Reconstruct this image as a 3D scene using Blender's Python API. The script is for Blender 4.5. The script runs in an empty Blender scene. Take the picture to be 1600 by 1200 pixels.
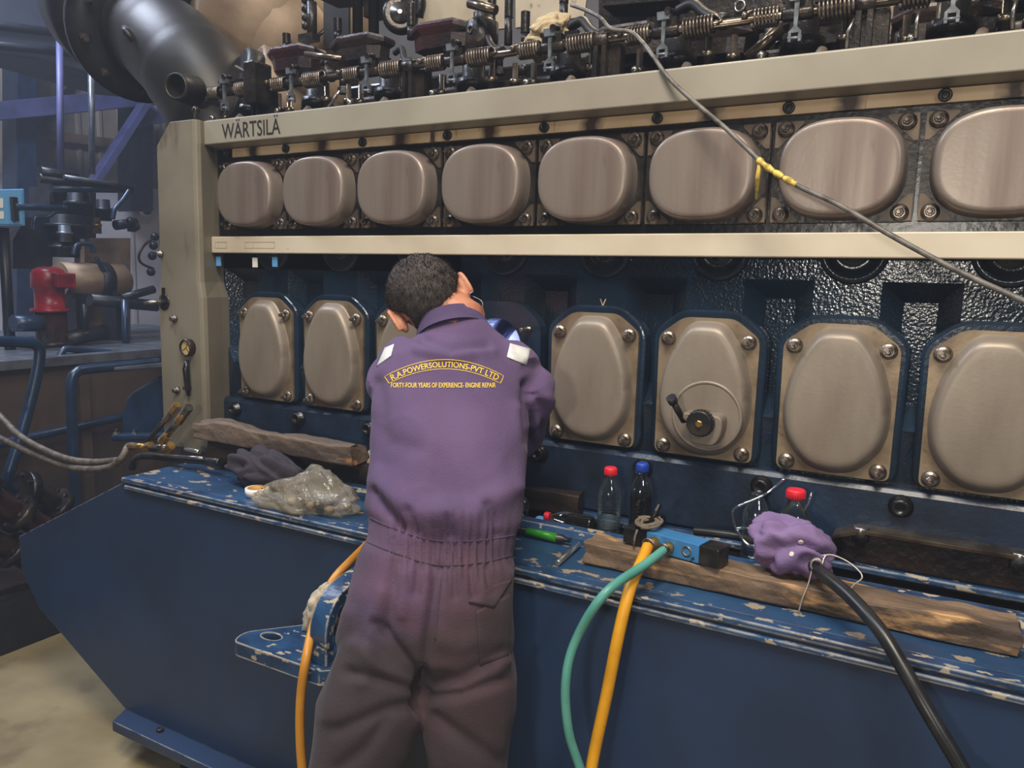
import bpy, bmesh, math, random
from mathutils import Vector, Matrix, noise
from mathutils.bvhtree import BVHTree
random.seed(7)
S = bpy.context.scene
COL = S.collection
V = Vector
PI = math.pi

# ------------------------------------------------------------------ camera
FPX = 1200.0
CAM = V((0.9374, -1.8739, 1.6127))
_yaw, _pit, _rol = 0.5039, 0.138, 0.0236
_f = V((-math.sin(_yaw)*math.cos(_pit), math.cos(_yaw)*math.cos(_pit), -math.sin(_pit)))
_r0 = V((math.cos(_yaw), math.sin(_yaw), 0)); _u0 = _r0.cross(_f)
_r = _r0*math.cos(_rol) + _u0*math.sin(_rol)
_u = -_r0*math.sin(_rol) + _u0*math.cos(_rol)
cd = bpy.data.cameras.new('camera'); cam = bpy.data.objects.new('camera', cd); COL.objects.link(cam)
cd.sensor_width = 36; cd.lens = FPX/1600*36; cd.clip_start = 0.05; cd.clip_end = 100
cam.matrix_world = Matrix(((_r.x,_u.x,-_f.x,CAM.x),(_r.y,_u.y,-_f.y,CAM.y),(_r.z,_u.z,-_f.z,CAM.z),(0,0,0,1)))
S.camera = cam

def at(px, py, Y=None, Z=None, X=None, d=None):
    """world point seen at a place of the 1600x1200 photograph, at a known plane or distance"""
    q = _f + _r*((px-800)/FPX) + _u*((600-py)/FPX)
    if Y is not None: t = (Y-CAM.y)/q.y
    elif Z is not None: t = (Z-CAM.z)/q.z
    elif X is not None: t = (X-CAM.x)/q.x
    else: t = d
    return CAM + q*t

# ------------------------------------------------------------------ world and hall lamps
w = bpy.data.worlds.new('hall_air'); S.world = w; w.use_nodes = True
bg = w.node_tree.nodes['Background']; bg.inputs[0].default_value = (0.55, 0.62, 0.75, 1); bg.inputs[1].default_value = 0.06
_v = w.node_tree.nodes.new('ShaderNodeVolumePrincipled'); _v.inputs['Color'].default_value = (0.62, 0.72, 0.95, 1); _v.inputs['Density'].default_value = 0.011
w.node_tree.links.new(_v.outputs[0], w.node_tree.nodes['World Output'].inputs['Volume'])   # thin blue haze added through the whole hall

def area(name, loc, target, size, power, color, size_y=None):
    l = bpy.data.lights.new(name, 'AREA'); l.energy = power; l.color = color; l.size = size
    if size_y: l.shape = 'RECTANGLE'; l.size_y = size_y
    o = bpy.data.objects.new(name, l); COL.objects.link(o); o.location = loc
    o.rotation_euler = (V(target)-V(loc)).to_track_quat('-Z', 'Y').to_euler()
    return o
area('hall_lamp', (0.9, -2.0, 4.4), (0.2, 0.0, 1.3), 1.2, 150, (1.0, 0.89, 0.74))
area('hall_lamp_cool', (-0.9, -1.6, 5.2), (-0.5, 0.1, 1.5), 0.8, 70, (0.80, 0.90, 1.0))
area('hall_lamp_far', (-4.2, -0.6, 5.6), (-5.6, 2.6, 1.2), 1.6, 400, (0.72, 0.80, 1.0))
area('hall_lamp_top', (-0.6, 2.2, 4.6), (-0.5, 0.3, 2.3), 0.8, 45, (1.0, 0.84, 0.62))
area('work_light', (0.75, -4.3, 1.95), (0.3, 0.0, 1.55), 0.3, 38, (1.0, 0.93, 0.82))
area('hall_lamp_right', (3.6, -3.4, 3.4), (0.6, 0.0, 1.5), 0.5, 40, (0.9, 0.95, 1.0))

S.view_settings.view_transform = 'Standard'; S.view_settings.look = 'None'
S.view_settings.gamma = 1; S.view_settings.use_curve_mapping = False
S.view_settings.exposure = 0.0
S.cycles.max_bounces = 7; S.cycles.diffuse_bounces = 3; S.cycles.glossy_bounces = 3; S.cycles.transmission_bounces = 6; S.cycles.transparent_max_bounces = 12; S.cycles.volume_bounces = 0
S.cycles.caustics_reflective = False; S.cycles.caustics_refractive = False

# ------------------------------------------------------------------ materials
def lin(c):
    return tuple(((x/255)/12.92 if x/255 <= 0.04045 else ((x/255+0.055)/1.055)**2.4) for x in c) + (1,)
MATS = {}
def mat(name, rgb, rough=0.5, metal=0.0, rgb2=None, nscale=6, nthr=(0.45, 0.65), stretch=(1,1,1), bump=0.0, bscale=40,
        rgb3=None, n3=30, t3=(0.62, 0.66), st3=(1,1,1), rough2=None, rough3=None, coat=0, bdetail=3, edge=None, edge_r=0.004, edge_t=(0.06, 0.22), **kw):
    m = bpy.data.materials.new(name); MATS[name] = m; m.use_nodes = True
    nt = m.node_tree; N = nt.nodes; L = nt.links; b = N['Principled BSDF']
    b.inputs['Base Color'].default_value = lin(rgb); b.inputs['Roughness'].default_value = rough; b.inputs['Metallic'].default_value = metal
    if coat: b.inputs['Coat Weight'].default_value = coat; b.inputs['Coat Roughness'].default_value = 0.12
    for k, v in kw.items(): b.inputs[k.replace('_', ' ')].default_value = v
    if not (rgb2 or bump or rgb3 or edge): return m
    tc = N.new('ShaderNodeTexCoord')
    def nz(scale, st, thr, det=5):
        mp = N.new('ShaderNodeMapping'); mp.inputs['Scale'].default_value = st; L.new(tc.outputs['Object'], mp.inputs[0])
        t = N.new('ShaderNodeTexNoise'); t.inputs['Scale'].default_value = scale; t.inputs['Detail'].default_value = det; L.new(mp.outputs[0], t.inputs['Vector'])
        if thr is None: return t.outputs[0]
        r = N.new('ShaderNodeMapRange'); r.inputs[1].default_value = thr[0]; r.inputs[2].default_value = thr[1]; L.new(t.outputs[0], r.inputs[0])
        return r.outputs[0]
    col = None; ro = None
    def mix(prev, rgbprev, rgbn, fac):
        x = N.new('ShaderNodeMix'); x.data_type = 'RGBA'; L.new(fac, x.inputs[0])
        if prev: L.new(prev, x.inputs[6])
        else: x.inputs[6].default_value = lin(rgbprev)
        x.inputs[7].default_value = lin(rgbn); return x.outputs[2]
    def mixf(prev, a, c, fac):
        x = N.new('ShaderNodeMix'); L.new(fac, x.inputs[0])
        if prev: L.new(prev, x.inputs[2])
        else: x.inputs[2].default_value = a
        x.inputs[3].default_value = c; return x.outputs[0]
    if rgb2:
        fa = nz(nscale, stretch, nthr); col = mix(col, rgb, rgb2, fa)
        if rough2 is not None: ro = mixf(ro, rough, rough2, fa)
    if rgb3:
        fa = nz(n3, st3, t3); col = mix(col, rgb, rgb3, fa)
        if rough3 is not None: ro = mixf(ro, rough, rough3, fa)
    if edge:
        bv = N.new('ShaderNodeBevel'); bv.samples = 4; bv.inputs[0].default_value = edge_r
        ge = N.new('ShaderNodeNewGeometry'); dt = N.new('ShaderNodeVectorMath'); dt.operation = 'DOT_PRODUCT'
        L.new(bv.outputs[0], dt.inputs[0]); L.new(ge.outputs['True Normal'], dt.inputs[1])
        iv = N.new('ShaderNodeMath'); iv.operation = 'SUBTRACT'; iv.inputs[0].default_value = 1.0; L.new(dt.outputs['Value'], iv.inputs[1])
        ad = N.new('ShaderNodeMath'); ad.operation = 'MULTIPLY'; L.new(iv.outputs[0], ad.inputs[0]); L.new(nz(45, (0.5, 1, 1), (0.36, 0.56)), ad.inputs[1])
        mr = N.new('ShaderNodeMapRange'); mr.inputs[1].default_value = edge_t[0]; mr.inputs[2].default_value = edge_t[1]; L.new(ad.outputs[0], mr.inputs[0])
        col = mix(col, rgb, edge, mr.outputs[0])
    if col: L.new(col, b.inputs['Base Color'])
    if ro: L.new(ro, b.inputs['Roughness'])
    if bump:
        bp = N.new('ShaderNodeBump'); bp.inputs['Strength'].default_value = bump; bp.inputs['Distance'].default_value = 0.01
        L.new(nz(bscale, (1,1,1), None, bdetail), bp.inputs['Height']); L.new(bp.outputs[0], b.inputs['Normal'])
    return m

mat('base_blue', (35, 57, 90), 0.4, 0, (29, 44, 68), 2.5, (0.35, 0.7), bump=0.03, bscale=60, rgb3=(56, 62, 80), n3=14, t3=(0.70, 0.8), rough2=0.48, edge=(160, 154, 140), edge_r=0.005, edge_t=(0.02, 0.1))
mat('shelf_blue', (40, 78, 114), 0.42, 0, (28, 52, 80), 4, (0.35, 0.7), bump=0.10, bscale=70, rgb3=(146, 130, 110), n3=17, t3=(0.60, 0.62), st3=(1,1.4,1), rough3=0.7, edge=(196, 186, 166), edge_r=0.007, edge_t=(0.02, 0.1))
mat('edge_blue', (38, 72, 110), 0.35, 0, (24, 48, 78), 8, (0.4, 0.6), bump=0.15, bscale=60, rgb3=(160, 148, 130), n3=48, t3=(0.60, 0.62), st3=(0.5,1,1), rough3=0.6, edge=(206, 196, 178), edge_r=0.007, edge_t=(0.015, 0.09))
mat('block_blue', (28, 46, 64), 0.16, 0, (20, 28, 36), 3.5, (0.4, 0.65), bump=0.13, bscale=140, bdetail=1, rough2=0.2)
mat('block_strip', (34, 50, 72), 0.34, 0, (24, 31, 42), 5, (0.4, 0.65), bump=0.08, bscale=90, edge=(96, 108, 120))
mat('boss_blue', (30, 46, 64), 0.2, 0, (18, 24, 30), 5, (0.42, 0.66), bump=0.06, bscale=90)
mat('black_oil_shade', (15, 15, 16), 0.26, 0, (32, 29, 26), 7, (0.4, 0.7), bump=0.08, bscale=60)
mat('dark_iron', (30, 27, 25), 0.35, 0.4, (62, 52, 44), 9, (0.45, 0.7), bump=0.3, bscale=50)
mat('brown_iron', (52, 38, 32), 0.38, 0.3, (30, 24, 22), 7, (0.4, 0.65), bump=0.25, bscale=50)
mat('red_iron', (58, 28, 27), 0.36, 0.2, (30, 22, 21), 10, (0.4, 0.62), bump=0.2, bscale=60)
mat('cover_metal', (148, 136, 122), 0.42, 0.3, (126, 113, 100), 4, (0.38, 0.68), stretch=(2.2,1,0.7), bump=0.03, bscale=120, rgb3=(92, 78, 66), n3=9, t3=(0.66, 0.82), st3=(1.5,1,1), rough2=0.5, rough3=0.55)
mat('cover_upper', (136, 124, 114), 0.36, 0.35, (116, 100, 92), 5, (0.42, 0.7), stretch=(3.5,1,0.3), bump=0.03, bscale=120, rgb3=(92, 76, 68), n3=8, t3=(0.68, 0.84), st3=(2.5,1,0.6), rough2=0.45)
mat('plate_metal', (150, 132, 108), 0.42, 0.4, (110, 92, 72), 9, (0.42, 0.64), bump=0.05, bscale=90, rgb3=(70, 54, 42), n3=16, t3=(0.64, 0.74))
mat('corner_metal', (104, 90, 76), 0.42, 0.45, (64, 54, 46), 9, (0.42, 0.64), bump=0.05, bscale=90)
mat('plate_dark', (62, 56, 52), 0.35, 0.5, (26, 24, 23), 9, (0.4, 0.62), bump=0.12, bscale=80)
mat('nut_metal', (150, 138, 126), 0.32, 0.75, (78, 66, 56), 60, (0.42, 0.62))
mat('nut_dark', (112, 102, 94), 0.3, 0.7, (54, 47, 42), 60, (0.42, 0.6))
mat('beige', (206, 194, 172), 0.42, 0, (188, 174, 152), 4, (0.4, 0.7), bump=0.03, bscale=70, rgb3=(120, 102, 82), n3=18, t3=(0.69, 0.76), st3=(1,1,1.6))
mat('beige_grey', (150, 144, 130), 0.4, 0, (134, 126, 112), 3, (0.4, 0.7), bump=0.03, bscale=60, rgb3=(92, 80, 66), n3=9, t3=(0.66, 0.78), st3=(1,1,0.6))
mat('column_beige', (128, 120, 104), 0.42, 0, (104, 97, 82), 3, (0.4, 0.7), bump=0.04, bscale=40, rgb3=(70, 56, 40), n3=6, t3=(0.62, 0.78), st3=(1.6,1.6,0.5))
mat('cream_strip', (222, 194, 154), 0.5, 0, (198, 166, 126), 9, (0.4, 0.7), rgb3=(84, 56, 38), n3=13, t3=(0.64, 0.72), st3=(2.4,1,0.3))
def screw_rust():
    m = MATS['cream_strip']; N = m.node_tree.nodes; L = m.node_tree.links; b = N['Principled BSDF']; src = b.inputs['Base Color'].links[0].from_socket
    tc = N.new('ShaderNodeTexCoord'); sp = N.new('ShaderNodeSeparateXYZ'); L.new(tc.outputs['Object'], sp.inputs[0]); cur = sp.outputs[0]
    for op, val in (('ADD', 1.2415), ('DIVIDE', 0.303), ('FRACT', 0), ('SUBTRACT', 0.5), ('ABSOLUTE', 0)):
        k = N.new('ShaderNodeMath'); k.operation = op; L.new(cur, k.inputs[0]); k.inputs[1].default_value = val; cur = k.outputs[0]
    t = N.new('ShaderNodeTexNoise'); t.inputs['Scale'].default_value = 40; L.new(tc.outputs['Object'], t.inputs['Vector'])
    k = N.new('ShaderNodeMath'); k.operation = 'MULTIPLY_ADD'; L.new(t.outputs[0], k.inputs[0]); k.inputs[1].default_value = 0.09; L.new(cur, k.inputs[2])
    r = N.new('ShaderNodeMapRange'); r.inputs[1].default_value = 0.17; r.inputs[2].default_value = 0.08; L.new(k.outputs[0], r.inputs[0])
    x = N.new('ShaderNodeMix'); x.data_type = 'RGBA'; L.new(r.outputs[0], x.inputs[0]); L.new(src, x.inputs[6]); x.inputs[7].default_value = lin((62, 40, 27)); L.new(x.outputs[2], b.inputs['Base Color'])
screw_rust()
mat('ink', (28, 26, 26), 0.6)
mat('faint_ink', (168, 148, 122), 0.6)
mat('steel', (158, 152, 146), 0.28, 0.9, (92, 84, 76), 20, (0.4, 0.7))
mat('bright_steel', (206, 204, 200), 0.2, 0.9)
mat('shaft_steel', (140, 126, 110), 0.26, 0.85, (74, 60, 48), 12, (0.4, 0.65))
mat('spring_steel', (128, 116, 104), 0.3, 0.7, (82, 70, 60), 30, (0.4, 0.6))
mat('lever_grey', (118, 124, 130), 0.38, 0.5, (76, 78, 80), 30, (0.4, 0.65))
mat('brass', (190, 152, 84), 0.32, 0.8, (120, 92, 50), 30, (0.4, 0.7))
mat('exhaust_steel', (58, 55, 52), 0.46, 0.55, (42, 40, 39), 4, (0.35, 0.7), bump=0.06, bscale=25)
mat('lagging', (138, 116, 92), 0.55, 0.3, (108, 88, 68), 5, (0.4, 0.7), bump=0.1, bscale=20, rgb3=(80, 62, 48), n3=14, t3=(0.66, 0.75))
mat('shield_sheet', (196, 182, 158), 0.42, 0.35, (160, 142, 118), 4, (0.4, 0.7), bump=0.06, bscale=18, rgb3=(110, 92, 72), n3=16, t3=(0.66, 0.74))
mat('wood', (128, 104, 80), 0.75, 0, (72, 58, 47), 3, (0.38, 0.62), stretch=(0.7,5,5), bump=0.6, bscale=30, rgb3=(190, 146, 98), n3=4, t3=(0.56, 0.66), st3=(1.4,7,7))
mat('wood_dark', (112, 94, 78), 0.75, 0, (70, 58, 50), 3, (0.35, 0.66), stretch=(0.5,5,5), bump=0.6, bscale=30, rgb3=(170, 120, 76), n3=4, t3=(0.65, 0.7), st3=(1,6,6))
mat('wood_oily', (44, 34, 27), 0.45, 0, (26, 21, 18), 3, (0.4, 0.6), stretch=(0.6,5,5), bump=0.3, bscale=30)
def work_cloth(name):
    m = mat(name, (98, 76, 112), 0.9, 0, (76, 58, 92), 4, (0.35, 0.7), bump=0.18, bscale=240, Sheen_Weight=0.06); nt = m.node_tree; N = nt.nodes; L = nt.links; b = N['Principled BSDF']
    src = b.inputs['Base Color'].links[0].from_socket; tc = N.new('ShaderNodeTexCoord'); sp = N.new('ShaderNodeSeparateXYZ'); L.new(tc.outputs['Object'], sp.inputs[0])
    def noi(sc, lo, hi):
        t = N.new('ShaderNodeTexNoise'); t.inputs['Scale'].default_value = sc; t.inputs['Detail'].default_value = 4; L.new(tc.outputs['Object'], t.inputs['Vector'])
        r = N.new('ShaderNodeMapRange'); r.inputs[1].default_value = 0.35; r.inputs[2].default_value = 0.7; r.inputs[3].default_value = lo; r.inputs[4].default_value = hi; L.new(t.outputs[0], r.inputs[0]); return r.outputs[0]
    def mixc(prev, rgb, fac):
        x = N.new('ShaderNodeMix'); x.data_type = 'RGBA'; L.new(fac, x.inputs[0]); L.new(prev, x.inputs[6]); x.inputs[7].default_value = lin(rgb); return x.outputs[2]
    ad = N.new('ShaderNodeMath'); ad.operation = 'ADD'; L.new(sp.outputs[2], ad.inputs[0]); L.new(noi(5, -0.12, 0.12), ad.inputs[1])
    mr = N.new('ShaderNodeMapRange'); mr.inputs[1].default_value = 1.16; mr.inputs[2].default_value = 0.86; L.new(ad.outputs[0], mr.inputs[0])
    c = mixc(src, (52, 42, 46), mr.outputs[0])  # oily brown legs, also painted darker downwards for the light falling off
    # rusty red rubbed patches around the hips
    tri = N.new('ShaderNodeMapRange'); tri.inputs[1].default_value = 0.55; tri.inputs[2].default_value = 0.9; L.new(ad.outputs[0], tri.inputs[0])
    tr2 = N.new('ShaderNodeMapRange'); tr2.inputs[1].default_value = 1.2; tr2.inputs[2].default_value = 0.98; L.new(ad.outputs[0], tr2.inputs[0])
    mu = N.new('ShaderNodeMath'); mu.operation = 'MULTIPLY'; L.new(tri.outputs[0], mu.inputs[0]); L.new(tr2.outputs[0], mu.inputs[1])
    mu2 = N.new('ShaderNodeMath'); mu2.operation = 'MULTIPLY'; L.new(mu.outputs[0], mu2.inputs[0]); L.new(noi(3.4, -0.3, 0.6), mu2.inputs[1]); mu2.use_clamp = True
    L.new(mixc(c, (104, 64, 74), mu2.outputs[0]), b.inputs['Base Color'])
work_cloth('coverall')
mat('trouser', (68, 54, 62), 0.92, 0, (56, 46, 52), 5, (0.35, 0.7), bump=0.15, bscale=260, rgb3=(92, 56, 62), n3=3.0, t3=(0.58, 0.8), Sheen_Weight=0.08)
mat('collar_cloth', (86, 68, 106), 0.88, 0, (72, 56, 90), 9, (0.35, 0.7), bump=0.15, bscale=260)
mat('reflective', (226, 226, 222), 0.35, 0.15, (200, 200, 196), 40, (0.4, 0.7), Emission_Strength=0.0)
mat('yellow_thread', (240, 200, 48), 0.7)
mat('skin', (196, 134, 104), 0.5, 0, (178, 112, 84), 14, (0.4, 0.7), bump=0.05, bscale=160, Subsurface_Weight=0.12, Subsurface_Radius=(0.02, 0.008, 0.004))
mat('hair', (52, 45, 42), 0.8, 0, (74, 64, 59), 60, (0.4, 0.7))
mat('shoe', (30, 28, 27), 0.6)
mat('yellow_hose', (232, 166, 30), 0.42, 0, (206, 142, 24), 12, (0.4, 0.7), rgb3=(90, 62, 20), n3=26, t3=(0.68, 0.74))
mat('ochre_hose', (206, 142, 46), 0.42, 0, (184, 122, 36), 12, (0.4, 0.7))
mat('teal_hose', (92, 160, 146), 0.4, 0, (72, 138, 126), 12, (0.4, 0.7))
mat('black_hose', (24, 24, 25), 0.34, 0, (44, 42, 40), 20, (0.4, 0.7))
mat('grey_hose', (112, 102, 92), 0.5, 0.2, (84, 74, 64), 40, (0.4, 0.6), bump=0.3, bscale=300)
mat('cable_grey', (112, 106, 98), 0.42, 0, (72, 66, 60), 30, (0.4, 0.6))
mat('tape_yellow', (214, 184, 84), 0.5, 0, (150, 122, 50), 60, (0.45, 0.6))
mat('tool_blue', (74, 140, 196), 0.34, 0.25, (58, 116, 172), 10, (0.4, 0.7), rgb3=(40, 50, 60), n3=30, t3=(0.68, 0.72))
mat('tool_black', (22, 22, 23), 0.35, 0, (48, 42, 38), 20, (0.5, 0.7))
mat('rope', (124, 112, 96), 0.85, 0, (92, 82, 70), 60, (0.4, 0.7), bump=0.4, bscale=200)
mat('purple_rag', (132, 108, 148), 0.9, 0, (108, 86, 126), 8, (0.35, 0.7), bump=0.15, bscale=200)
mat('dark_rag', (54, 46, 56), 0.88, 0, (40, 35, 42), 8, (0.35, 0.7), bump=0.2, bscale=150)
mat('grey_rag', (186, 174, 154), 0.9, 0, (150, 138, 118), 10, (0.4, 0.7), bump=0.2, bscale=160)
mat('cloth_beige', (176, 158, 126), 0.9, 0, (148, 130, 102), 10, (0.4, 0.7), bump=0.25, bscale=160)
mat('button', (222, 210, 196), 0.4)
mat('wire', (178, 170, 158), 0.35, 0.5)
mat('red_cap', (226, 44, 58), 0.4)
mat('blue_cap', (36, 72, 170), 0.4)
mat('light_blue_cap', (96, 160, 214), 0.4)
mat('black_ball', (12, 12, 13), 0.08, 0.3)
mat('green_label', (38, 130, 26), 0.4)
mat('tape_white', (226, 222, 214), 0.5)
mat('tape_inner', (196, 150, 80), 0.6)
mat('panel_blue', (84, 140, 184), 0.5)
mat('panel_face', (100, 160, 206), 0.45)
mat('red_motor', (150, 30, 40), 0.35, 0, (96, 24, 32), 6, (0.45, 0.65))
mat('bg_blue', (32, 54, 80), 0.32, 0.1, (24, 38, 56), 8, (0.4, 0.7))
mat('bg_dark', (40, 42, 48), 0.4, 0.3, (24, 25, 28), 8, (0.4, 0.7))
mat('bg_brown', (74, 58, 48), 0.6, 0, (44, 36, 32), 4, (0.4, 0.7), stretch=(1,1,0.5))
mat('bg_plate', (122, 128, 138), 0.35, 0.6, (84, 88, 96), 8, (0.4, 0.7))
mat('violet_steel', (92, 94, 138), 0.5, 0.05, (72, 74, 108), 4, (0.4, 0.7))
mat('wall_white', (206, 202, 206), 0.8, 0, (190, 186, 190), 2, (0.4, 0.7))
mat('wall_sheet', (158, 146, 130), 0.6, 0.05, (134, 124, 112), 3, (0.4, 0.7), stretch=(1,1,0.4))
mat('concrete', (146, 130, 94), 0.75, 0, (116, 100, 70), 2.2, (0.4, 0.7), bump=0.2, bscale=25, rgb3=(66, 46, 28), n3=1.9, t3=(0.55, 0.66))
mat('roof_dark', (58, 62, 76), 0.7, 0, (44, 48, 60), 3, (0.4, 0.7))
mat('camera_white', (222, 222, 224), 0.4)
mat('lens_black', (12, 12, 14), 0.15)
mat('gauge_face', (206, 180, 120), 0.4, 0, (176, 148, 92), 20, (0.4, 0.7))
mat('crank_inner', (150, 156, 190), 0.3, 0.7, (90, 96, 140), 10, (0.4, 0.7))
mat('bearing_inner', (34, 36, 44), 0.3, 0.5)
def glass(name, rgb, rough=0.03, ior=1.45, alpha=None):
    m = mat(name, rgb, rough); b = m.node_tree.nodes['Principled BSDF']
    b.inputs['Transmission Weight'].default_value = 1.0; b.inputs['IOR'].default_value = ior
    return m
mat('water', (196, 214, 212), 0.05, Alpha=0.22)
mat('oil_dark', (17, 13, 9), 0.12)
mat('oil_pale', (206, 212, 176), 0.05, Alpha=0.30)
glass('gauge_glass', (240, 240, 240), 0.02, 1.1)
def thin_film(name, rgb, trans):
    m = bpy.data.materials.new(name); MATS[name] = m; m.use_nodes = True; nt = m.node_tree; N = nt.nodes; L = nt.links
    b = N['Principled BSDF']; b.inputs['Base Color'].default_value = lin(rgb); b.inputs['Roughness'].default_value = 0.16
    b.inputs['Specular IOR Level'].default_value = 0.9
    t = N.new('ShaderNodeBsdfTransparent'); t.inputs[0].default_value = lin((236, 230, 220)); x = N.new('ShaderNodeMixShader'); x.inputs[0].default_value = trans
    tc = N.new('ShaderNodeTexCoord'); nz_ = N.new('ShaderNodeTexNoise'); nz_.inputs['Scale'].default_value = 11; nz_.inputs['Distortion'].default_value = 2.5; L.new(tc.outputs['Object'], nz_.inputs['Vector'])
    bp = N.new('ShaderNodeBump'); bp.inputs['Strength'].default_value = 0.5; bp.inputs['Distance'].default_value = 0.02; L.new(nz_.outputs[0], bp.inputs['Height']); L.new(bp.outputs[0], b.inputs['Normal'])
    L.new(b.outputs[0], x.inputs[1]); L.new(t.outputs[0], x.inputs[2]); L.new(x.outputs[0], N['Material Output'].inputs[0])
thin_film('bag_film', (208, 200, 184), 0.76)
def thin_wall(name, tint, base):
    m = bpy.data.materials.new(name); MATS[name] = m; m.use_nodes = True; nt = m.node_tree; N = nt.nodes; L = nt.links
    g = N.new('ShaderNodeBsdfGlossy'); g.inputs['Roughness'].default_value = 0.08; g.inputs[0].default_value = (0.95, 0.97, 1, 1)
    t = N.new('ShaderNodeBsdfTransparent'); t.inputs[0].default_value = lin(tint)
    lw = N.new('ShaderNodeLayerWeight'); lw.inputs[0].default_value = 0.3
    a = N.new('ShaderNodeMath'); a.operation = 'ADD'; a.inputs[1].default_value = base; a.use_clamp = True; L.new(lw.outputs['Fresnel'], a.inputs[0])
    d = N.new('ShaderNodeBsdfDiffuse'); d.inputs[0].default_value = (0.75, 0.8, 0.85, 1); x0 = N.new('ShaderNodeMixShader'); x0.inputs[0].default_value = 0.08
    L.new(g.outputs[0], x0.inputs[1]); L.new(d.outputs[0], x0.inputs[2])
    x = N.new('ShaderNodeMixShader'); L.new(a.outputs[0], x.inputs[0]); L.new(t.outputs[0], x.inputs[1]); L.new(x0.outputs[0], x.inputs[2]); L.new(x.outputs[0], N['Material Output'].inputs[0])
thin_wall('pet', (238, 244, 246), 0.04)
thin_wall('pet_tint', (214, 228, 236), 0.10)
thin_wall('goggle', (220, 222, 228), 0.42)
def emis(name, rgb, st):
    m = mat(name, rgb, 0.5); b = m.node_tree.nodes['Principled BSDF']
    b.inputs['Emission Color'].default_value = lin(rgb); b.inputs['Emission Strength'].default_value = st
emis('lamp_white', (206, 216, 255), 30)

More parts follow.
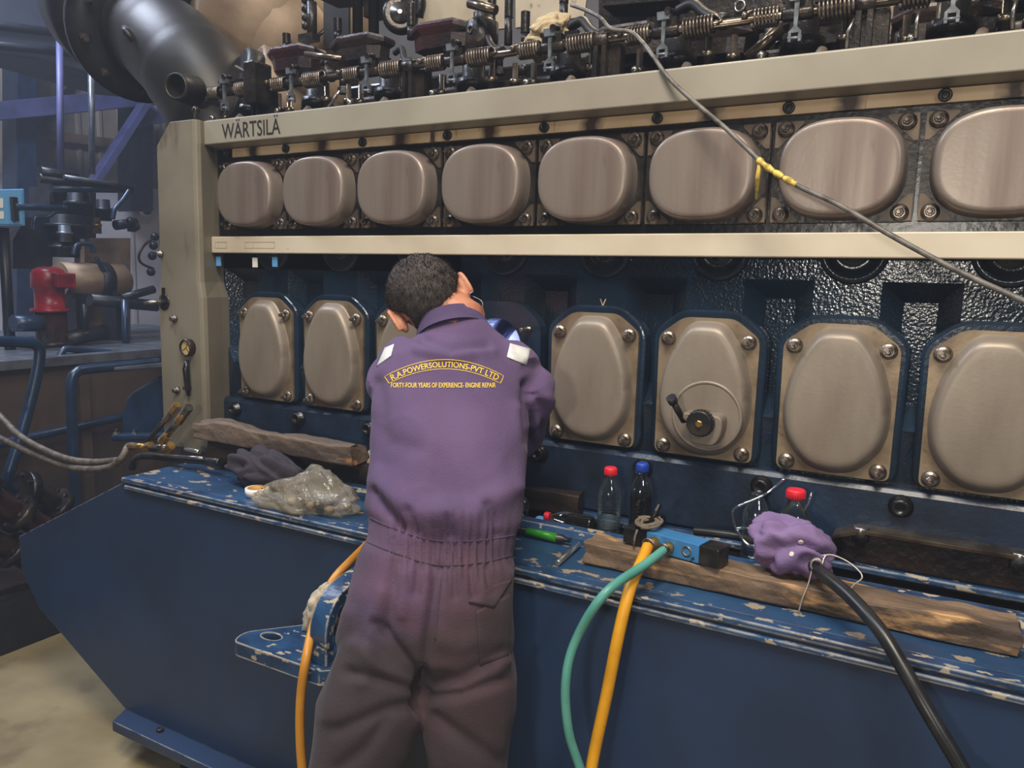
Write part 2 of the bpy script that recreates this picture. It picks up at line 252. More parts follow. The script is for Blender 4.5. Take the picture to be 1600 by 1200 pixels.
# ------------------------------------------------------------------ mesh builder
class MB:
    def __init__(s): s.v = []; s.f = []; s.m = []; s.sm = []; s.cur = 0
    def add(s, vs, fs, smooth=False, M=None):
        o = len(s.v)
        s.v += [(M @ V(p)) if M else V(p) for p in vs]
        for q in fs: s.f.append([i+o for i in q]); s.m.append(s.cur); s.sm.append(smooth)
        return s
    def box(s, a, b, M=None):
        x0,y0,z0 = a; x1,y1,z1 = b
        return s.add([(x0,y0,z0),(x1,y0,z0),(x1,y1,z0),(x0,y1,z0),(x0,y0,z1),(x1,y0,z1),(x1,y1,z1),(x0,y1,z1)],
            [(0,3,2,1),(4,5,6,7),(0,1,5,4),(1,2,6,5),(2,3,7,6),(3,0,4,7)], M=M)
    def rings(s, rings, cap0=True, cap1=True, smooth=True, closed=True):
        n = len(rings[0]); vs = [p for r in rings for p in r]; fs = []
        for i in range(len(rings)-1):
            for j in range(n if closed else n-1):
                k = (j+1) % n
                fs.append((i*n+j, i*n+k, (i+1)*n+k, (i+1)*n+j))
        o = len(s.v); s.add(vs, fs, smooth)
        if cap0: s.f.append([o+i for i in reversed(range(n))]); s.m.append(s.cur); s.sm.append(False)
        if cap1: b = o+(len(rings)-1)*n; s.f.append([b+i for i in range(n)]); s.m.append(s.cur); s.sm.append(False)
        return s
    def lathe(s, p, d, prof, n=20, smooth=True, cap0=True, cap1=True):
        """prof: (distance along d, radius)"""
        d = V(d).normalized(); a = d.orthogonal().normalized(); b = d.cross(a)
        return s.rings([[V(p)+d*h+(a*math.cos(2*PI*j/n)+b*math.sin(2*PI*j/n))*max(r,1e-4) for j in range(n)] for h, r in prof], cap0, cap1, smooth)
    def cyl(s, p0, p1, r0, r1=None, n=16, smooth=True):
        p0, p1 = V(p0), V(p1); r1 = r0 if r1 is None else r1
        return s.lathe(p0, p1-p0, [(0, r0), ((p1-p0).length, r1)], n, smooth)
    def tube(s, pts, r, n=10, caps=True):
        pts = [V(p) for p in pts]; N = len(pts); rs = r if isinstance(r, (list, tuple)) else [r]*N
        t0 = (pts[1]-pts[0]).normalized(); a = t0.orthogonal().normalized(); out = []
        for i, p in enumerate(pts):
            t = (pts[min(i+1,N-1)]-pts[max(i-1,0)]).normalized()
            a = (a - t*a.dot(t)); a = a.normalized() if a.length > 1e-6 else t.orthogonal().normalized(); b = t.cross(a)
            out.append([p+(a*math.cos(2*PI*j/n)+b*math.sin(2*PI*j/n))*rs[i] for j in range(n)])
        return s.rings(out, caps, caps)
    def prism(s, outline, axis, h0, h1, smooth_side=False):
        """outline of 2D points; axis 'x','y','z' gives the extrusion direction"""
        def P(q, h):
            return {'y': (q[0], h, q[1]), 'z': (q[0], q[1], h), 'x': (h, q[0], q[1])}[axis]
        n = len(outline); o = len(s.v)
        s.add([P(q, h0) for q in outline]+[P(q, h1) for q in outline], [(j, (j+1)%n, n+(j+1)%n, n+j) for j in range(n)], smooth_side)
        s.f.append([o+i for i in reversed(range(n))]); s.f.append([o+n+i for i in range(n)]); s.m += [s.cur]*2; s.sm += [False]*2
        return s
    def sphere(s, c, r, n=14, k=9, M=None):
        r = (r,r,r) if not isinstance(r, (tuple, list)) else r; c = V(c)
        rg = []
        for i in range(k+1):
            t = PI*i/k; st = max(math.sin(t), 0.002)
            rg.append([c+V((r[0]*st*math.cos(2*PI*j/n), r[1]*st*math.sin(2*PI*j/n), -r[2]*math.cos(t))) for j in range(n)])
        if M: rg = [[M @ p for p in q] for q in rg]
        return s.rings(rg)
    def torus(s, c, ax, R, r, n=24, k=8):
        c = V(c); ax = V(ax).normalized(); a = ax.orthogonal().normalized(); b = ax.cross(a)
        rg = []
        for i in range(n):
            t = 2*PI*i/n; d = a*math.cos(t)+b*math.sin(t)
            rg.append([c+d*(R+r*math.cos(2*PI*j/k))+ax*r*math.sin(2*PI*j/k) for j in range(k)])
        rg.append(rg[0]); return s.rings(rg, False, False)
    def data(s, name, mats, origin=(0,0,0)):
        me = bpy.data.meshes.new(name); O = V(origin)
        me.from_pydata([tuple(p-O) for p in s.v], [], s.f)
        for x in (mats if isinstance(mats, (list, tuple)) else [mats]): me.materials.append(MATS[x])
        me.polygons.foreach_set('material_index', s.m); me.polygons.foreach_set('use_smooth', s.sm)
        bm = bmesh.new(); bm.from_mesh(me); bmesh.ops.recalc_face_normals(bm, faces=bm.faces); bm.to_mesh(me); bm.free()
        me.update(); return me
    def build(s, name, mats, parent=None, bevel=0, seg=2, label=None):
        o = obj(name, s.data(name, mats, org(parent)), parent)
        if bevel: bev(o, bevel, seg)
        if label: o['label'] = label
        return o
ORG = {}
def org(p):
    """world position of an object's own origin (things are never rotated before their parts are built)"""
    v = V((0,0,0))
    while p is not None: v = v + p.location; p = p.parent
    return v
def obj(name, me, parent=None, loc=(0,0,0)):
    o = bpy.data.objects.new(name, me); COL.objects.link(o); o.parent = parent; o.location = loc
    return o
def bev(o, w_, seg=2):
    b = o.modifiers.new('bevel', 'BEVEL'); b.width = w_; b.segments = seg; b.limit_method = 'ANGLE'; b.angle_limit = 0.7; b.harden_normals = False
def thing(name, loc, label, cat, group=None):
    o = bpy.data.objects.new(name, None); COL.objects.link(o); o.location = loc; o.empty_display_size = 0.1
    return tag(o, label, cat, group)
def tag(o, label, cat, group=None):
    o['label'] = label; o['category'] = cat
    if group: o['group'] = group
    return o
def solo(mb, name, mats, label, cat, base, group=None, bevel=0, seg=2):
    """a thing that is one mesh; its origin at its base"""
    o = obj(name, mb.data(name, mats, base), None, base)
    if bevel: bev(o, bevel, seg)
    return tag(o, label, cat, group)
def structure(o): o['kind'] = 'structure'; return o
def spline(pts, n=8, closed=False):
    pts = [V(p) for p in pts]; N = len(pts); out = []
    rng = range(N) if closed else range(N-1)
    for i in rng:
        g = (lambda k: pts[k % N]) if closed else (lambda k: pts[min(max(k, 0), N-1)])
        p0, p1, p2, p3 = g(i-1), g(i), g(i+1), g(i+2)
        for j in range(n):
            t = j/n
            out.append(0.5*((2*p1)+(p2-p0)*t+(2*p0-5*p1+4*p2-p3)*t*t+(3*p1-p0-3*p2+p3)*t**3))
    if not closed: out.append(pts[-1])
    return out
def helix(p0, p1, R, r, turns, n=14, k=6):
    p0, p1 = V(p0), V(p1); d = (p1-p0); ax = d.normalized(); a = ax.orthogonal().normalized(); b = ax.cross(a)
    N = int(turns*n)
    return [p0+d*(i/N)+(a*math.cos(2*PI*i/n)+b*math.sin(2*PI*i/n))*R for i in range(N+1)]
def modded(o):
    """apply the modifiers of o into its mesh"""
    dg = bpy.context.evaluated_depsgraph_get(); dg.update()
    me = bpy.data.meshes.new_from_object(o.evaluated_get(dg)); old = o.data; o.modifiers.clear(); o.data = me
    return o
def text_mesh(txt, size, extrude=0.0, bold=0.0, spacing=1.0):
    c = bpy.data.curves.new('lettering', 'FONT'); c.body = txt; c.size = size; c.extrude = extrude; c.offset = bold; c.space_character = spacing
    c.align_x = 'CENTER'; c.align_y = 'CENTER'; c.resolution_u = 3
    t = bpy.data.objects.new('tmp', c); COL.objects.link(t)
    dg = bpy.context.evaluated_depsgraph_get(); dg.update()
    me = bpy.data.meshes.new_from_object(t.evaluated_get(dg)); bpy.data.objects.remove(t)
    return me

# ================================================================== the setting
def zc(Z, Y): return CAM.z+(Z-CAM.z)*(Y-CAM.y)/(-CAM.y)      # heights read on the plane Y=0, carried to plane Y
def xc(X, Y): return CAM.x+(X-CAM.x)*(Y-CAM.y)/(-CAM.y)
structure(MB().box((-9, -5, -0.2), (5, 8, 0)).build('floor', 'concrete'))
structure(MB().box((-9.2, -5, 0), (-9, 8, 2.75)).build('wall_left', 'wall_white'))
ws = structure(MB().box((-9.25, -5, 2.75), (-9.2, 8, 7.5)).build('wall_left_cladding', 'wall_sheet'))
rib = MB().prism([(-0.04, 0), (-0.02, 0.03), (0.02, 0.03), (0.04, 0)], 'z', 0, 4.7).data('rib', 'wall_sheet')
for i in range(30):
    o = obj('rib', rib, ws, (-9.2, -1.2+i*0.3, 2.78)); o.rotation_euler.z = -PI/2
structure(MB().box((-9, 7.8, 0), (5, 8, 7.5)).build('wall_back', 'wall_sheet'))
structure(MB().box((-9.2, -5, 7.5), (5, 8, 7.7)).build('ceiling', 'roof_dark'))

# ================================================================== the engine
eng = thing('diesel_engine', (0, 0.4, 0.95), 'large dark blue diesel engine with two rows of oval metal covers', 'engine')
PITCH = 0.3
XR = 1.75
lowX = [(k-4.5)*0.3 for k in range(1, 10)]
upX = [(k-4.5)*0.302-0.033 for k in range(1, 10)]
OPEN = 3
def polar(outl, n, c=(0, 0)):
    out = []
    for i in range(n):
        a = 2*PI*i/n; dx, dz = math.cos(a), math.sin(a); best = None
        for j in range(len(outl)):
            p, q = outl[j], outl[(j+1) % len(outl)]
            ex, ez = q[0]-p[0], q[1]-p[1]; den = dx*ez-dz*ex
            if abs(den) < 1e-9: continue
            px, pz = p[0]-c[0], p[1]-c[1]
            t = (px*ez-pz*ex)/den; s_ = (px*dz-pz*dx)/den
            if t > 0 and -1e-6 <= s_ <= 1+1e-6: best = t if best is None else max(best, t)
        out.append((c[0]+dx*best, c[1]+dz*best))
    return out
def rounded(outl, r, n=4):
    out = []
    for i, p in enumerate(outl):
        a, b = V(outl[i-1]), V(outl[(i+1) % len(outl)]); p = V(p)
        rr = min(r, (a-p).length*0.45, (b-p).length*0.45)
        p0 = p+(a-p).normalized()*rr; p2 = p+(b-p).normalized()*rr
        for j in range(n+1):
            t = j/n; q = p0*(1-t)**2+p*2*t*(1-t)+p2*t*t; out.append((q.x, q.y))
    return out
ZC = 1.345
PLATE = rounded([(-0.121, -0.165), (0.121, -0.165), (0.123, 0.135), (0.062, 0.181), (-0.062, 0.181), (-0.123, 0.135)], 0.018)
BOSS = rounded([(-0.136, -0.17), (0.136, -0.17), (0.14, 0.145), (0.072, 0.2), (-0.072, 0.2), (-0.14, 0.145)], 0.03)

# --- crankcase face with the tapered pockets between the covers
b = MB(); YF, YI = 0.03, 0.072
zt, zb_ = 1.745, 1.15
gaps = [-1.2+0.3*k for k in range(10)]
for g in gaps:
    x0, x1, i0, i1 = g-0.079, g+0.079, g-0.034, g+0.034
    zo, zi = 1.622, 1.577
    zp, za = 1.296, 1.345
    o = len(b.v)
    b.add([(x0,YF,zt),(x1,YF,zt),(x0,YF,zo),(x1,YF,zo),(i0,YI,zi),(i1,YI,zi),(x0,YF,za),(i0,YI,za),(x1,YF,za),(i1,YI,za),
           (g-0.024,YF-0.02,zp),(g+0.024,YF-0.02,zp),(x0,YF,zp),(x1,YF,zp),(x0,YF,zb_),(x1,YF,zb_),(g,YI-0.006,za)],
          [(0,2,3,1),(2,4,5,3),(2,6,7,4),(3,5,9,8),(4,7,16,9,5),(7,10,16),(16,11,9),(16,10,11),(6,12,10,7),(9,11,13,8),(12,14,15,13,11,10)])
for k, c in enumerate(lowX):
    x0, x1 = c-0.071, c+0.071
    if k == OPEN:
        b.add([(x0,YF,zt),(x1,YF,zt),(x1,YF,1.525),(x0,YF,1.525)], [(0,3,2,1)])
        b.add([(x0,YF,1.19),(x1,YF,1.19),(x1,YF,zb_),(x0,YF,zb_)], [(0,3,2,1)])
    else:
        b.add([(x0,YF,zt),(x1,YF,zt),(x1,YF,zb_),(x0,YF,zb_)], [(0,3,2,1)])
b.add([(-1.42,YF,zt),(-1.279,YF,zt),(-1.279,YF,zb_),(-1.42,YF,zb_)], [(0,3,2,1)])
# the rest of the casting as a closed body behind the face
b.box((-1.42, 0.52, 0.995), (XR, 0.9, 2.06)); b.box((-1.42, 0.03, 1.62), (-0.29, 0.52, 2.06)); b.box((-1.42, 0.08, 0.995), (-0.29, 0.52, 1.62))
b.box((-0.01, 0.08, 0.995), (XR, 0.52, 2.06)); b.box((-0.29, 0.03, 1.72), (-0.01, 0.52, 2.06))
b.build('crankcase', 'block_blue', eng)
# --- the strip below the covers
b = MB().prism([(0.06, 0.995), (-0.005, 0.995), (-0.005, 1.155), (0.004, 1.167), (0.06, 1.17)], 'x', -1.42, XR)
b.build('lower_strip', 'block_strip', eng, 0.004)
sock = MB().lathe((0, 0, 0), (0, -1, 0), [(0, 0.026), (0.006, 0.026), (0.008, 0.021), (0.022, 0.019), (0.024, 0.016), (0.024, 0.010), (0.010, 0.009)], 18).data('socket_bolt', 'black_oil_shade')
for g in gaps: obj('socket_bolt', sock, eng, V((g, -0.004, 1.13))-eng.location)
# --- round bores half hidden by the rail
bm_ = MB().lathe((0, 0, 0), (0, -1, 0), [(-0.02, 0.075), (0.008, 0.075), (0.0145, 0.069), (0.0145, 0.058), (0.003, 0.054), (0.003, 0.024), (0.012, 0.020), (0.012, 0.004)], 40)
bore = bm_.data('bore_ring', 'boss_blue')
for c in lowX: obj('bore_ring', bore, eng, V((c+0.008, YF, 1.69))-eng.location)

# --- bosses and lower covers
boss = MB().rings([[V((x, YF+0.01, z)) for x, z in BOSS], [V((x, 0.002, z)) for x, z in BOSS]], False, True, False).data('cover_boss', 'boss_blue')
HOLE = polar(rounded([(-0.088, -0.14), (0.088, -0.14), (0.092, 0.06), (0.05, 0.152), (-0.05, 0.152), (-0.092, 0.06)], 0.06, 6), 64)
BO = polar(BOSS, 64)
bo = MB(); bo.rings([[V((x, y, z)) for x, z in L] for L, y in ((BO, YF+0.01), (BO, 0.002), (HOLE, 0.002), (HOLE, 0.085))], False, False, False)
boss_open = bo.data('cover_boss', 'boss_blue')
hc = [(0, .176), (.042, .169), (.074, .13), (.099, .075), (.1145, .01), (.1145, -.05), (.098, -.102), (.055, -.150), (0, -.163)]
DOME = spline([V((x, z, 0)) for x, z in hc]+[V((-x, z, 0)) for x, z in reversed(hc[1:-1])], 5, True)
def dome_mesh(outl, stages, nm, mt, flip=1):
    m = MB(); rg = []
    for s_, h in stages: rg.append([V((p[0]*s_, -h, p[1]*s_)) for p in outl])
    rg.append([V((p[0]*0.3, -stages[-1][1]-0.0001, p[1]*0.3)) for p in outl])
    m.rings(rg, False, True, True); return m.data(nm, mt)
low_dome = dome_mesh(DOME, [(1.0, 0.004), (0.985, 0.006), (0.955, 0.015), (0.92, 0.025), (0.885, 0.032), (0.845, 0.0355), (0.79, 0.0365), (0.72, 0.0367)], 'dome', 'cover_metal')
low_plate = MB().rings([[V((x, 0.002, z)) for x, z in PLATE], [V((x, -0.006, z)) for x, z in PLATE]], False, True, False).data('crankcase_cover', 'plate_metal')
nut = MB().lathe((0, 0, 0), (0, -1, 0), [(0, 0.0185), (0.004, 0.0185), (0.005, 0.016), (0.008, 0.015), (0.008, 0.0125), (0.011, 0.0115)], 20)
nut.lathe((0, 0, 0), (0, -1, 0), [(0.009, 0.0095), (0.019, 0.0095), (0.021, 0.0075)], 6, False)
nut.lathe((0, 0, 0), (0, -1, 0), [(0.02, 0.0055), (0.031, 0.0055), (0.032, 0.004)], 12)
nut_l = nut.data('cover_nut', 'nut_metal'); nut_u = nut.data('cover_nut', 'nut_dark')
stud = MB().lathe((0, 0, 0), (0, -1, 0), [(0, 0.008), (0.006, 0.008), (0.006, 0.006), (0.05, 0.006), (0.051, 0.004)], 12).data('cover_stud', 'steel')
for k, c in enumerate(lowX):
    L0 = V((c, 0, ZC))-eng.location
    if k == OPEN:
        bs = obj('cover_boss', boss_open, eng, L0); bs['label'] = 'open crankcase hole with bare studs'
        for sx in (-1, 1):
            for z in (-0.145, 0.127): obj('cover_stud', stud, bs, (sx*0.104, 0.002, z))
        continue
    bs = obj('cover_boss', boss, eng, L0); bev(bs, 0.008, 3)
    pl = obj('crankcase_cover', low_plate, eng, L0)
    obj('dome', low_dome, pl)
    for sx in (-1, 1):
        for z in (-0.145, 0.127): obj('cover_nut', nut_l, pl, (sx*0.098, -0.006, z))
    if k == 5:
        pl['label'] = 'cover with a relief valve, knob and lever'
        r_ = MB().torus((0.015, -0.036, -0.055), (0, -1, 0), 0.082, 0.005, 40); r_.cyl((0.015, -0.03, -0.055), (0.015, -0.039, -0.055), 0.08, n=40)
        r_.build('valve_ring', 'cover_metal').parent = pl
        h = MB()
        h.rings([[V((x, y, z)) for x, z in rounded([(-0.03, -0.062), (0.03, -0.062), (0.046, -0.03), (0.046, 0.012), (-0.05, 0.012), (-0.05, -0.004), (-0.034, -0.012)], 0.02, 6)] for y in (-0.03, -0.088)], False, True, False)
        M_ = Matrix.Translation(V((0.02, 0, -0.055)))
        h.v = [M_ @ p for p in h.v]; ho = h.build('valve_housing', 'cover_metal'); ho.parent = pl; bev(ho, 0.004, 2)
        kb = MB().lathe((0.018, -0.088, -0.062), (0, -1, 0), [(0, 0.031), (0.02, 0.031), (0.024, 0.028)], 30)
        for j in range(24):
            a = 2*PI*j/24; kb.cyl((0.018+0.031*math.cos(a), -0.09, -0.062+0.031*math.sin(a)), (0.018+0.031*math.cos(a), -0.106, -0.062+0.031*math.sin(a)), 0.002, n=6)
        kb.build('valve_knob', 'tool_black').parent = pl
        MB().lathe((0.018, -0.11, -0.062), (0, -1, 0), [(0, 0.009), (0.005, 0.009), (0.006, 0.007), (0.01, 0.0065)], 6, False).build('knob_screw', 'brass').parent = pl
        lv = MB(); lv.cyl((-0.03, -0.07, -0.066), (-0.045, -0.112, -0.018), 0.0085, 0.008, 14); lv.cyl((-0.045, -0.112, -0.018), (-0.05, -0.122, -0.004), 0.0115, 0.0125, 14)
        lv.build('valve_lever', 'tool_black').parent = pl

# --- what shows inside the open hole: crank web, connecting rod, work lamp
cw = MB(); cx = lowX[OPEN]
cw.box((cx-0.139, 0.50, 1.0), (cx+0.139, 0.519, 1.7))
cw.build('crankcase_back', 'bearing_inner', eng)
li = MB(); xa, xb, ya, yb_, z0_, z1_ = cx-0.138, cx+0.138, 0.09, 0.499, 1.0, 1.70
li.box((xa, ya, z0_), (xa+0.012, yb_, z1_)); li.box((xb-0.012, ya, z0_), (xb, yb_, z1_)); li.box((xa, ya, z1_), (xb, yb_, z1_+0.01)); li.box((xa, ya, z0_), (xb, yb_, z0_+0.01))
li.build('crankcase_lining', 'crank_inner', eng)
MB().lathe((cx+0.055, 0.3, 1.30), (1, 0, 0), [(0, 0.16), (0.05, 0.16), (0.05, 0.1), (0.055, 0.1), (0.055, 0.02)], 40).build('crank_web', 'crank_inner', eng)
MB().lathe((cx-0.12, 0.3, 1.30), (1, 0, 0), [(0, 0.16), (0.05, 0.16)], 40).build('crank_web', 'crank_inner', eng)
cr = MB().prism([(0.24, 1.34), (0.36, 1.34), (0.335, 1.70), (0.27, 1.70)], 'x', cx-0.045, cx+0.02); cr.lathe((cx-0.05, 0.3, 1.30), (1, 0, 0), [(0, 0.085), (0.08, 0.085)], 30)
cr.build('connecting_rod', 'crank_inner', eng, 0.006)
lamp = thing('work_lamp', (cx+0.1, 0.12, 1.11), 'small white work lamp shining inside the open crankcase hole', 'lamp')
MB().box((cx+0.04, 0.10, 1.10), (cx+0.12, 0.16, 1.125)).build('lamp_body', 'tool_black', lamp, 0.004)
MB().box((cx+0.045, 0.105, 1.125), (cx+0.115, 0.155, 1.13)).build('lamp_glass', 'lamp_white', lamp)
ld = bpy.data.lights.new('lamp_light', 'POINT'); ld.energy = 11; ld.color = (0.62, 0.68, 1.0); ld.shadow_soft_size = 0.03
lo = bpy.data.objects.new('lamp_light', ld); COL.objects.link(lo); lo.parent = lamp; lo.location = (-0.09, 0.06, 0.24)

# --- middle rail
YM = -0.035
b = MB().box((at(330, 382, Y=YM).x, YM, zc(1.673, YM)), (XR, 0.02, zc(1.729, YM)))
mid = b.build('middle_rail', 'beige', eng, 0.003)
for px0, px1 in ((382, 429), (336, 354)):
    p0, p1 = at(px0, 378, Y=YM-0.0008), at(px1, 388, Y=YM-0.0008)
    fr = MB(); t_ = 0.0012
    for a0, a1, c0, c1 in ((p0.x, p1.x, p0.z, p0.z-t_), (p0.x, p1.x, p1.z+t_, p1.z), (p0.x, p0.x+t_*1.4, p0.z, p1.z), (p1.x-t_*1.4, p1.x, p0.z, p1.z), (p0.x+(p1.x-p0.x)*.28, p0.x+(p1.x-p0.x)*.28+t_, p0.z, p1.z)):
        fr.box((a0, YM-0.0008, min(c0, c1)), (a1, YM+0.002, max(c0, c1)))
    fr.build('stencil_box', 'faint_ink').parent = eng
    bpy.context.view_layer.update()
for o in list(eng.children):
    if o.name.startswith('stencil_box'): o.location = -eng.location
# --- upper casting and covers
UF = 0.014
MB().box((-1.36, UF, 1.70), (XR, 0.3, 2.10)).build('upper_casting', 'black_oil_shade', eng)
ZU = 1.863
UPL = rounded([(-0.147, -0.113), (0.147, -0.113), (0.147, 0.113), (-0.147, 0.113)], 0.02)
uplate = MB().rings([[V((x, UF, z)) for x, z in UPL], [V((x, -0.002, z)) for x, z in UPL]], False, True, False).data('camshaft_cover', 'plate_dark')
UD = []
for i in range(72):
    a = 2*PI*i/72; c_, s_ = math.cos(a), math.sin(a); e = 2/2.55
    UD.append((0.131*math.copysign(abs(c_)**e, c_), 0.109*math.copysign(abs(s_)**e, s_)))
udome = dome_mesh(UD, [(1.0, 0.002), (0.99, 0.007), (0.975, 0.026), (0.965, 0.042), (0.945, 0.049), (0.915, 0.0545), (0.88, 0.0565), (0.82, 0.057), (0.7, 0.0571)], 'dome', 'cover_upper')
corner = [MB().prism([(sx*0.145, sz*0.111), (sx*0.145, sz*0.055), (sx*0.137, sz*0.055), (sx*0.085, sz*0.105), (sx*0.085, sz*0.111)], 'y', -0.002, -0.007).data('corner_flange', 'corner_metal') for sx in (-1, 1) for sz in (-1, 1)]
for k, c in enumerate(upX):
    pl = obj('camshaft_cover', uplate, eng, V((c, 0, ZU))-eng.location)
    obj('dome', udome, pl)
    for c_ in corner: obj('corner_flange', c_, pl)
    for sx in (-1, 1):
        for z in (-0.094, 0.094): obj('cover_nut', nut_u, pl, (sx*0.122, -0.007, z))
# --- cream strip with its screws, top rail with the maker's lettering
x0 = at(357, 238, Y=-0.004).x
st = MB().box((x0+0.02, -0.006, 1.990), (XR, 0.02, 2.018)).build('cream_strip', 'cream_strip', eng)
sc_ = MB().lathe((0, 0, 0), (0, -1, 0), [(0, 0.0135), (0.008, 0.0135), (0.009, 0.0115), (0.009, 0.007), (0.004, 0.006)], 16).data('strip_screw', 'dark_iron')
for X_ in [-1.212, -0.938, -0.623, -0.317, -0.012, 0.296, 0.602, 0.909, 1.21]: obj('strip_screw', sc_, eng, V((X_, -0.006, 2.004))-eng.location)
YT = -0.06
zT, zB = zc(2.119, YT), zc(2.041, YT)
xl = at(318, 200, Y=YT).x
b = MB().prism([(YT, zB), (YT, zT), (YT+0.012, zT+0.004), (0.05, zT+0.004), (0.05, 2.02), (0.0, 2.02)], 'x', xl, XR)
tr = b.build('top_rail', 'beige_grey', eng, 0.003)
tm = text_mesh('WÄRTSILÄ', 0.062, 0.0006)
p0, p1 = at(347, 202, Y=YT), at(438, 198, Y=YT)
bb = [v.co.x for v in tm.vertices]; wd = max(bb)-min(bb); hb = [v.co.y for v in tm.vertices]
sx = (p1.x-p0.x)/wd; zc_ = (p0.z+p1.z)/2; hh = at(347, 189, Y=YT).z-at(347, 214, Y=YT).z
sy = hh*1.16/(max(hb)-min(hb)); mid_y = (max(hb)+min(hb))/2
for v in tm.vertices:
    v.co = V(((p0.x+p1.x)/2+v.co.x*sx, YT-0.0007+(-v.co.z), zc_+0.003+(v.co.y-mid_y)*sy))-eng.location
tm.materials.clear(); tm.materials.append(MATS['ink']); tl = obj('lettering', tm, eng); tl['label'] = 'dark maker lettering on the top rail'

# --- end column
yF = -0.10
def plan(l, c_, r_, z, yb=0.05, yf=yF):
    return [V((l, yb, z)), V((l, yf+0.01, z)), V((l+0.01, yf, z)), V((c_-0.008, yf, z)), V((c_+0.004, yf+0.006, z)), V((c_+0.008, yf+0.02, z)), V((r_, 0.0, z)), V((r_-0.01, yb, z))]
cu, cl_ = -1.258, -1.252
ru, rl = at(337, 300, Y=0).x, at(347, 480, Y=0).x
b = MB()
rg = [plan(-1.478, cl_, rl, 0.985), plan(-1.478, cl_, rl, 1.52), plan(-1.462, cu-0.004, ru, 1.572), plan(-1.458, cu-0.002, ru, 2.0), plan(-1.455, cu, ru, 2.03), plan(-1.385, cu, ru, 2.103)]
b.rings(rg, True, True, False)
col = b.build('end_column', 'column_beige', eng, 0.003)
def front(px, py, y=yF): return at(px, py, Y=y)
g = front(297, 543)
MB().lathe(g, (0, -1, 0), [(0, 0.030), (0.02, 0.030), (0.024, 0.026), (0.02, 0.024)], 28, cap1=False).build('pressure_gauge', 'dark_iron', col)
MB().lathe(g, (0, -1, 0), [(0.012, 0.0245), (0.016, 0.0245)], 28).build('gauge_face', 'gauge_face', col)
nd = MB()
for a in (0.6, 2.4, 4.2): nd.box((-0.001, -0.0175, 0), (0.001, -0.017, 0.02), M=Matrix.Translation(g) @ Matrix.Rotation(a, 4, 'Y'))
nd.build('gauge_needle', 'ink', col)
p0, p1 = front(297, 562), front(299, 618)
lv = MB().tube([p0+V((0, -0.012, 0)), p0+V((0.0, -0.018, -0.03)), p1+V((0, -0.014, 0.03)), p1+V((0, -0.012, 0))], [0.007, 0.012, 0.010, 0.005], 10)
lv.build('drain_lever', 'black_oil_shade', col)
k = front(257, 472)
MB().lathe(k, (0, -1, 0), [(-0.004, 0.028), (0.003, 0.028), (0.004, 0.015)], 20).build('switch_plate', 'black_oil_shade', col)
MB().box((k.x-0.008, yF-0.004, k.z), (k.x+0.006, yF+0.004, k.z+0.05)).build('switch_slot', 'black_oil_shade', col)
MB().tube([k, k+V((-0.01, -0.03, 0)), k+V((-0.03, -0.06, -0.004))], [0.011, 0.008, 0.005], 10).build('switch_knob', 'steel', col)
for q in ((252, 397), (274, 498), (278, 610), (295, 606)):
    p = front(*q); MB().lathe(p, (0, -1, 0), [(0, 0.013), (0.006, 0.013), (0.008, 0.008), (0.02, 0.007)], 12).build('column_bolt', 'nut_dark', col)
p = front(306, 172); MB().lathe(at(306, 182, Y=-0.06)-V((0, 0, 0.01)), (0, 0, 1), [(0, 0.007), (0.02, 0.007), (0.024, 0.012), (0.036, 0.012), (0.042, 0.006)], 12).build('column_eye', 'nut_dark', col)

for px, py in ((341, 410), (398, 412), (429, 411)):
    p = at(px, py, Y=-0.02); MB().box((p.x-0.011, -0.02, p.z-0.012), (p.x+0.011, -0.017, p.z+0.02)).build('wire_tag', 'light_blue_cap' if px != 398 else 'tape_white', eng)
vm = text_mesh('V', 0.03)
p = at(942, 474, Y=YF-0.001)
for v in vm.vertices: v.co = V((p.x+v.co.x, YF-0.0012, p.z+v.co.y))-eng.location
vm.materials.clear(); vm.materials.append(MATS['cream_strip']); obj('chalk_mark', vm, eng)

# --- top of the engine: control shaft, springs, levers, pumps, studs, pipes
YS, ZS = 0.10, 2.238
MB().box((-1.42, 0.05, 2.04), (XR, 0.9, 2.075)).build('head_deck', 'black_oil_shade', eng)
MB().box((-1.42, 0.62, 2.075), (XR, 0.85, 2.36)).build('manifold_casing', 'black_oil_shade', eng, 0.01)
xs0 = at(330, 146, Y=YS).x
MB().cyl((xs0, YS, ZS), (XR, YS, ZS), 0.0105, n=14).build('control_shaft', 'shaft_steel', eng)
lev = MB()
lev.prism([(-0.005, -0.055), (0.005, -0.055), (0.008, 0.03), (-0.006, 0.03)], 'y', -0.024, -0.016)
lev.prism([(-0.019, 0.03), (0.019, 0.03), (0.022, 0.05), (0.014, 0.058), (-0.022, 0.058)], 'y', -0.028, -0.014)
lev.prism([(-0.005, -0.05), (0.005, -0.05), (0.018, -0.066), (0.018, -0.098), (0.010, -0.098), (0.010, -0.07), (-0.010, -0.07), (-0.010, -0.098), (-0.018, -0.098), (-0.018, -0.066)], 'y', -0.026, -0.014)
lev.cyl((-0.02, -0.02, -0.086), (0.02, -0.02, -0.086), 0.0065, n=10)
lev_d = lev.data('rack_lever', 'lever_grey')
hub = MB().lathe((-0.036, 0, 0), (1, 0, 0), [(0, 0.013), (0.005, 0.016), (0.067, 0.016), (0.072, 0.013)], 16); hub.box((-0.028, -0.014, 0.008), (0.03, 0.012, 0.03))
hub.cyl((0.012, -0.034, 0.040), (0.012, 0.0, 0.046), 0.0085, n=10); hub.box((0.036, -0.008, 0.018), (0.075, 0.008, 0.034)); hub.cyl((-0.03, -0.015, 0.03), (-0.03, 0.012, 0.032), 0.006, n=8)
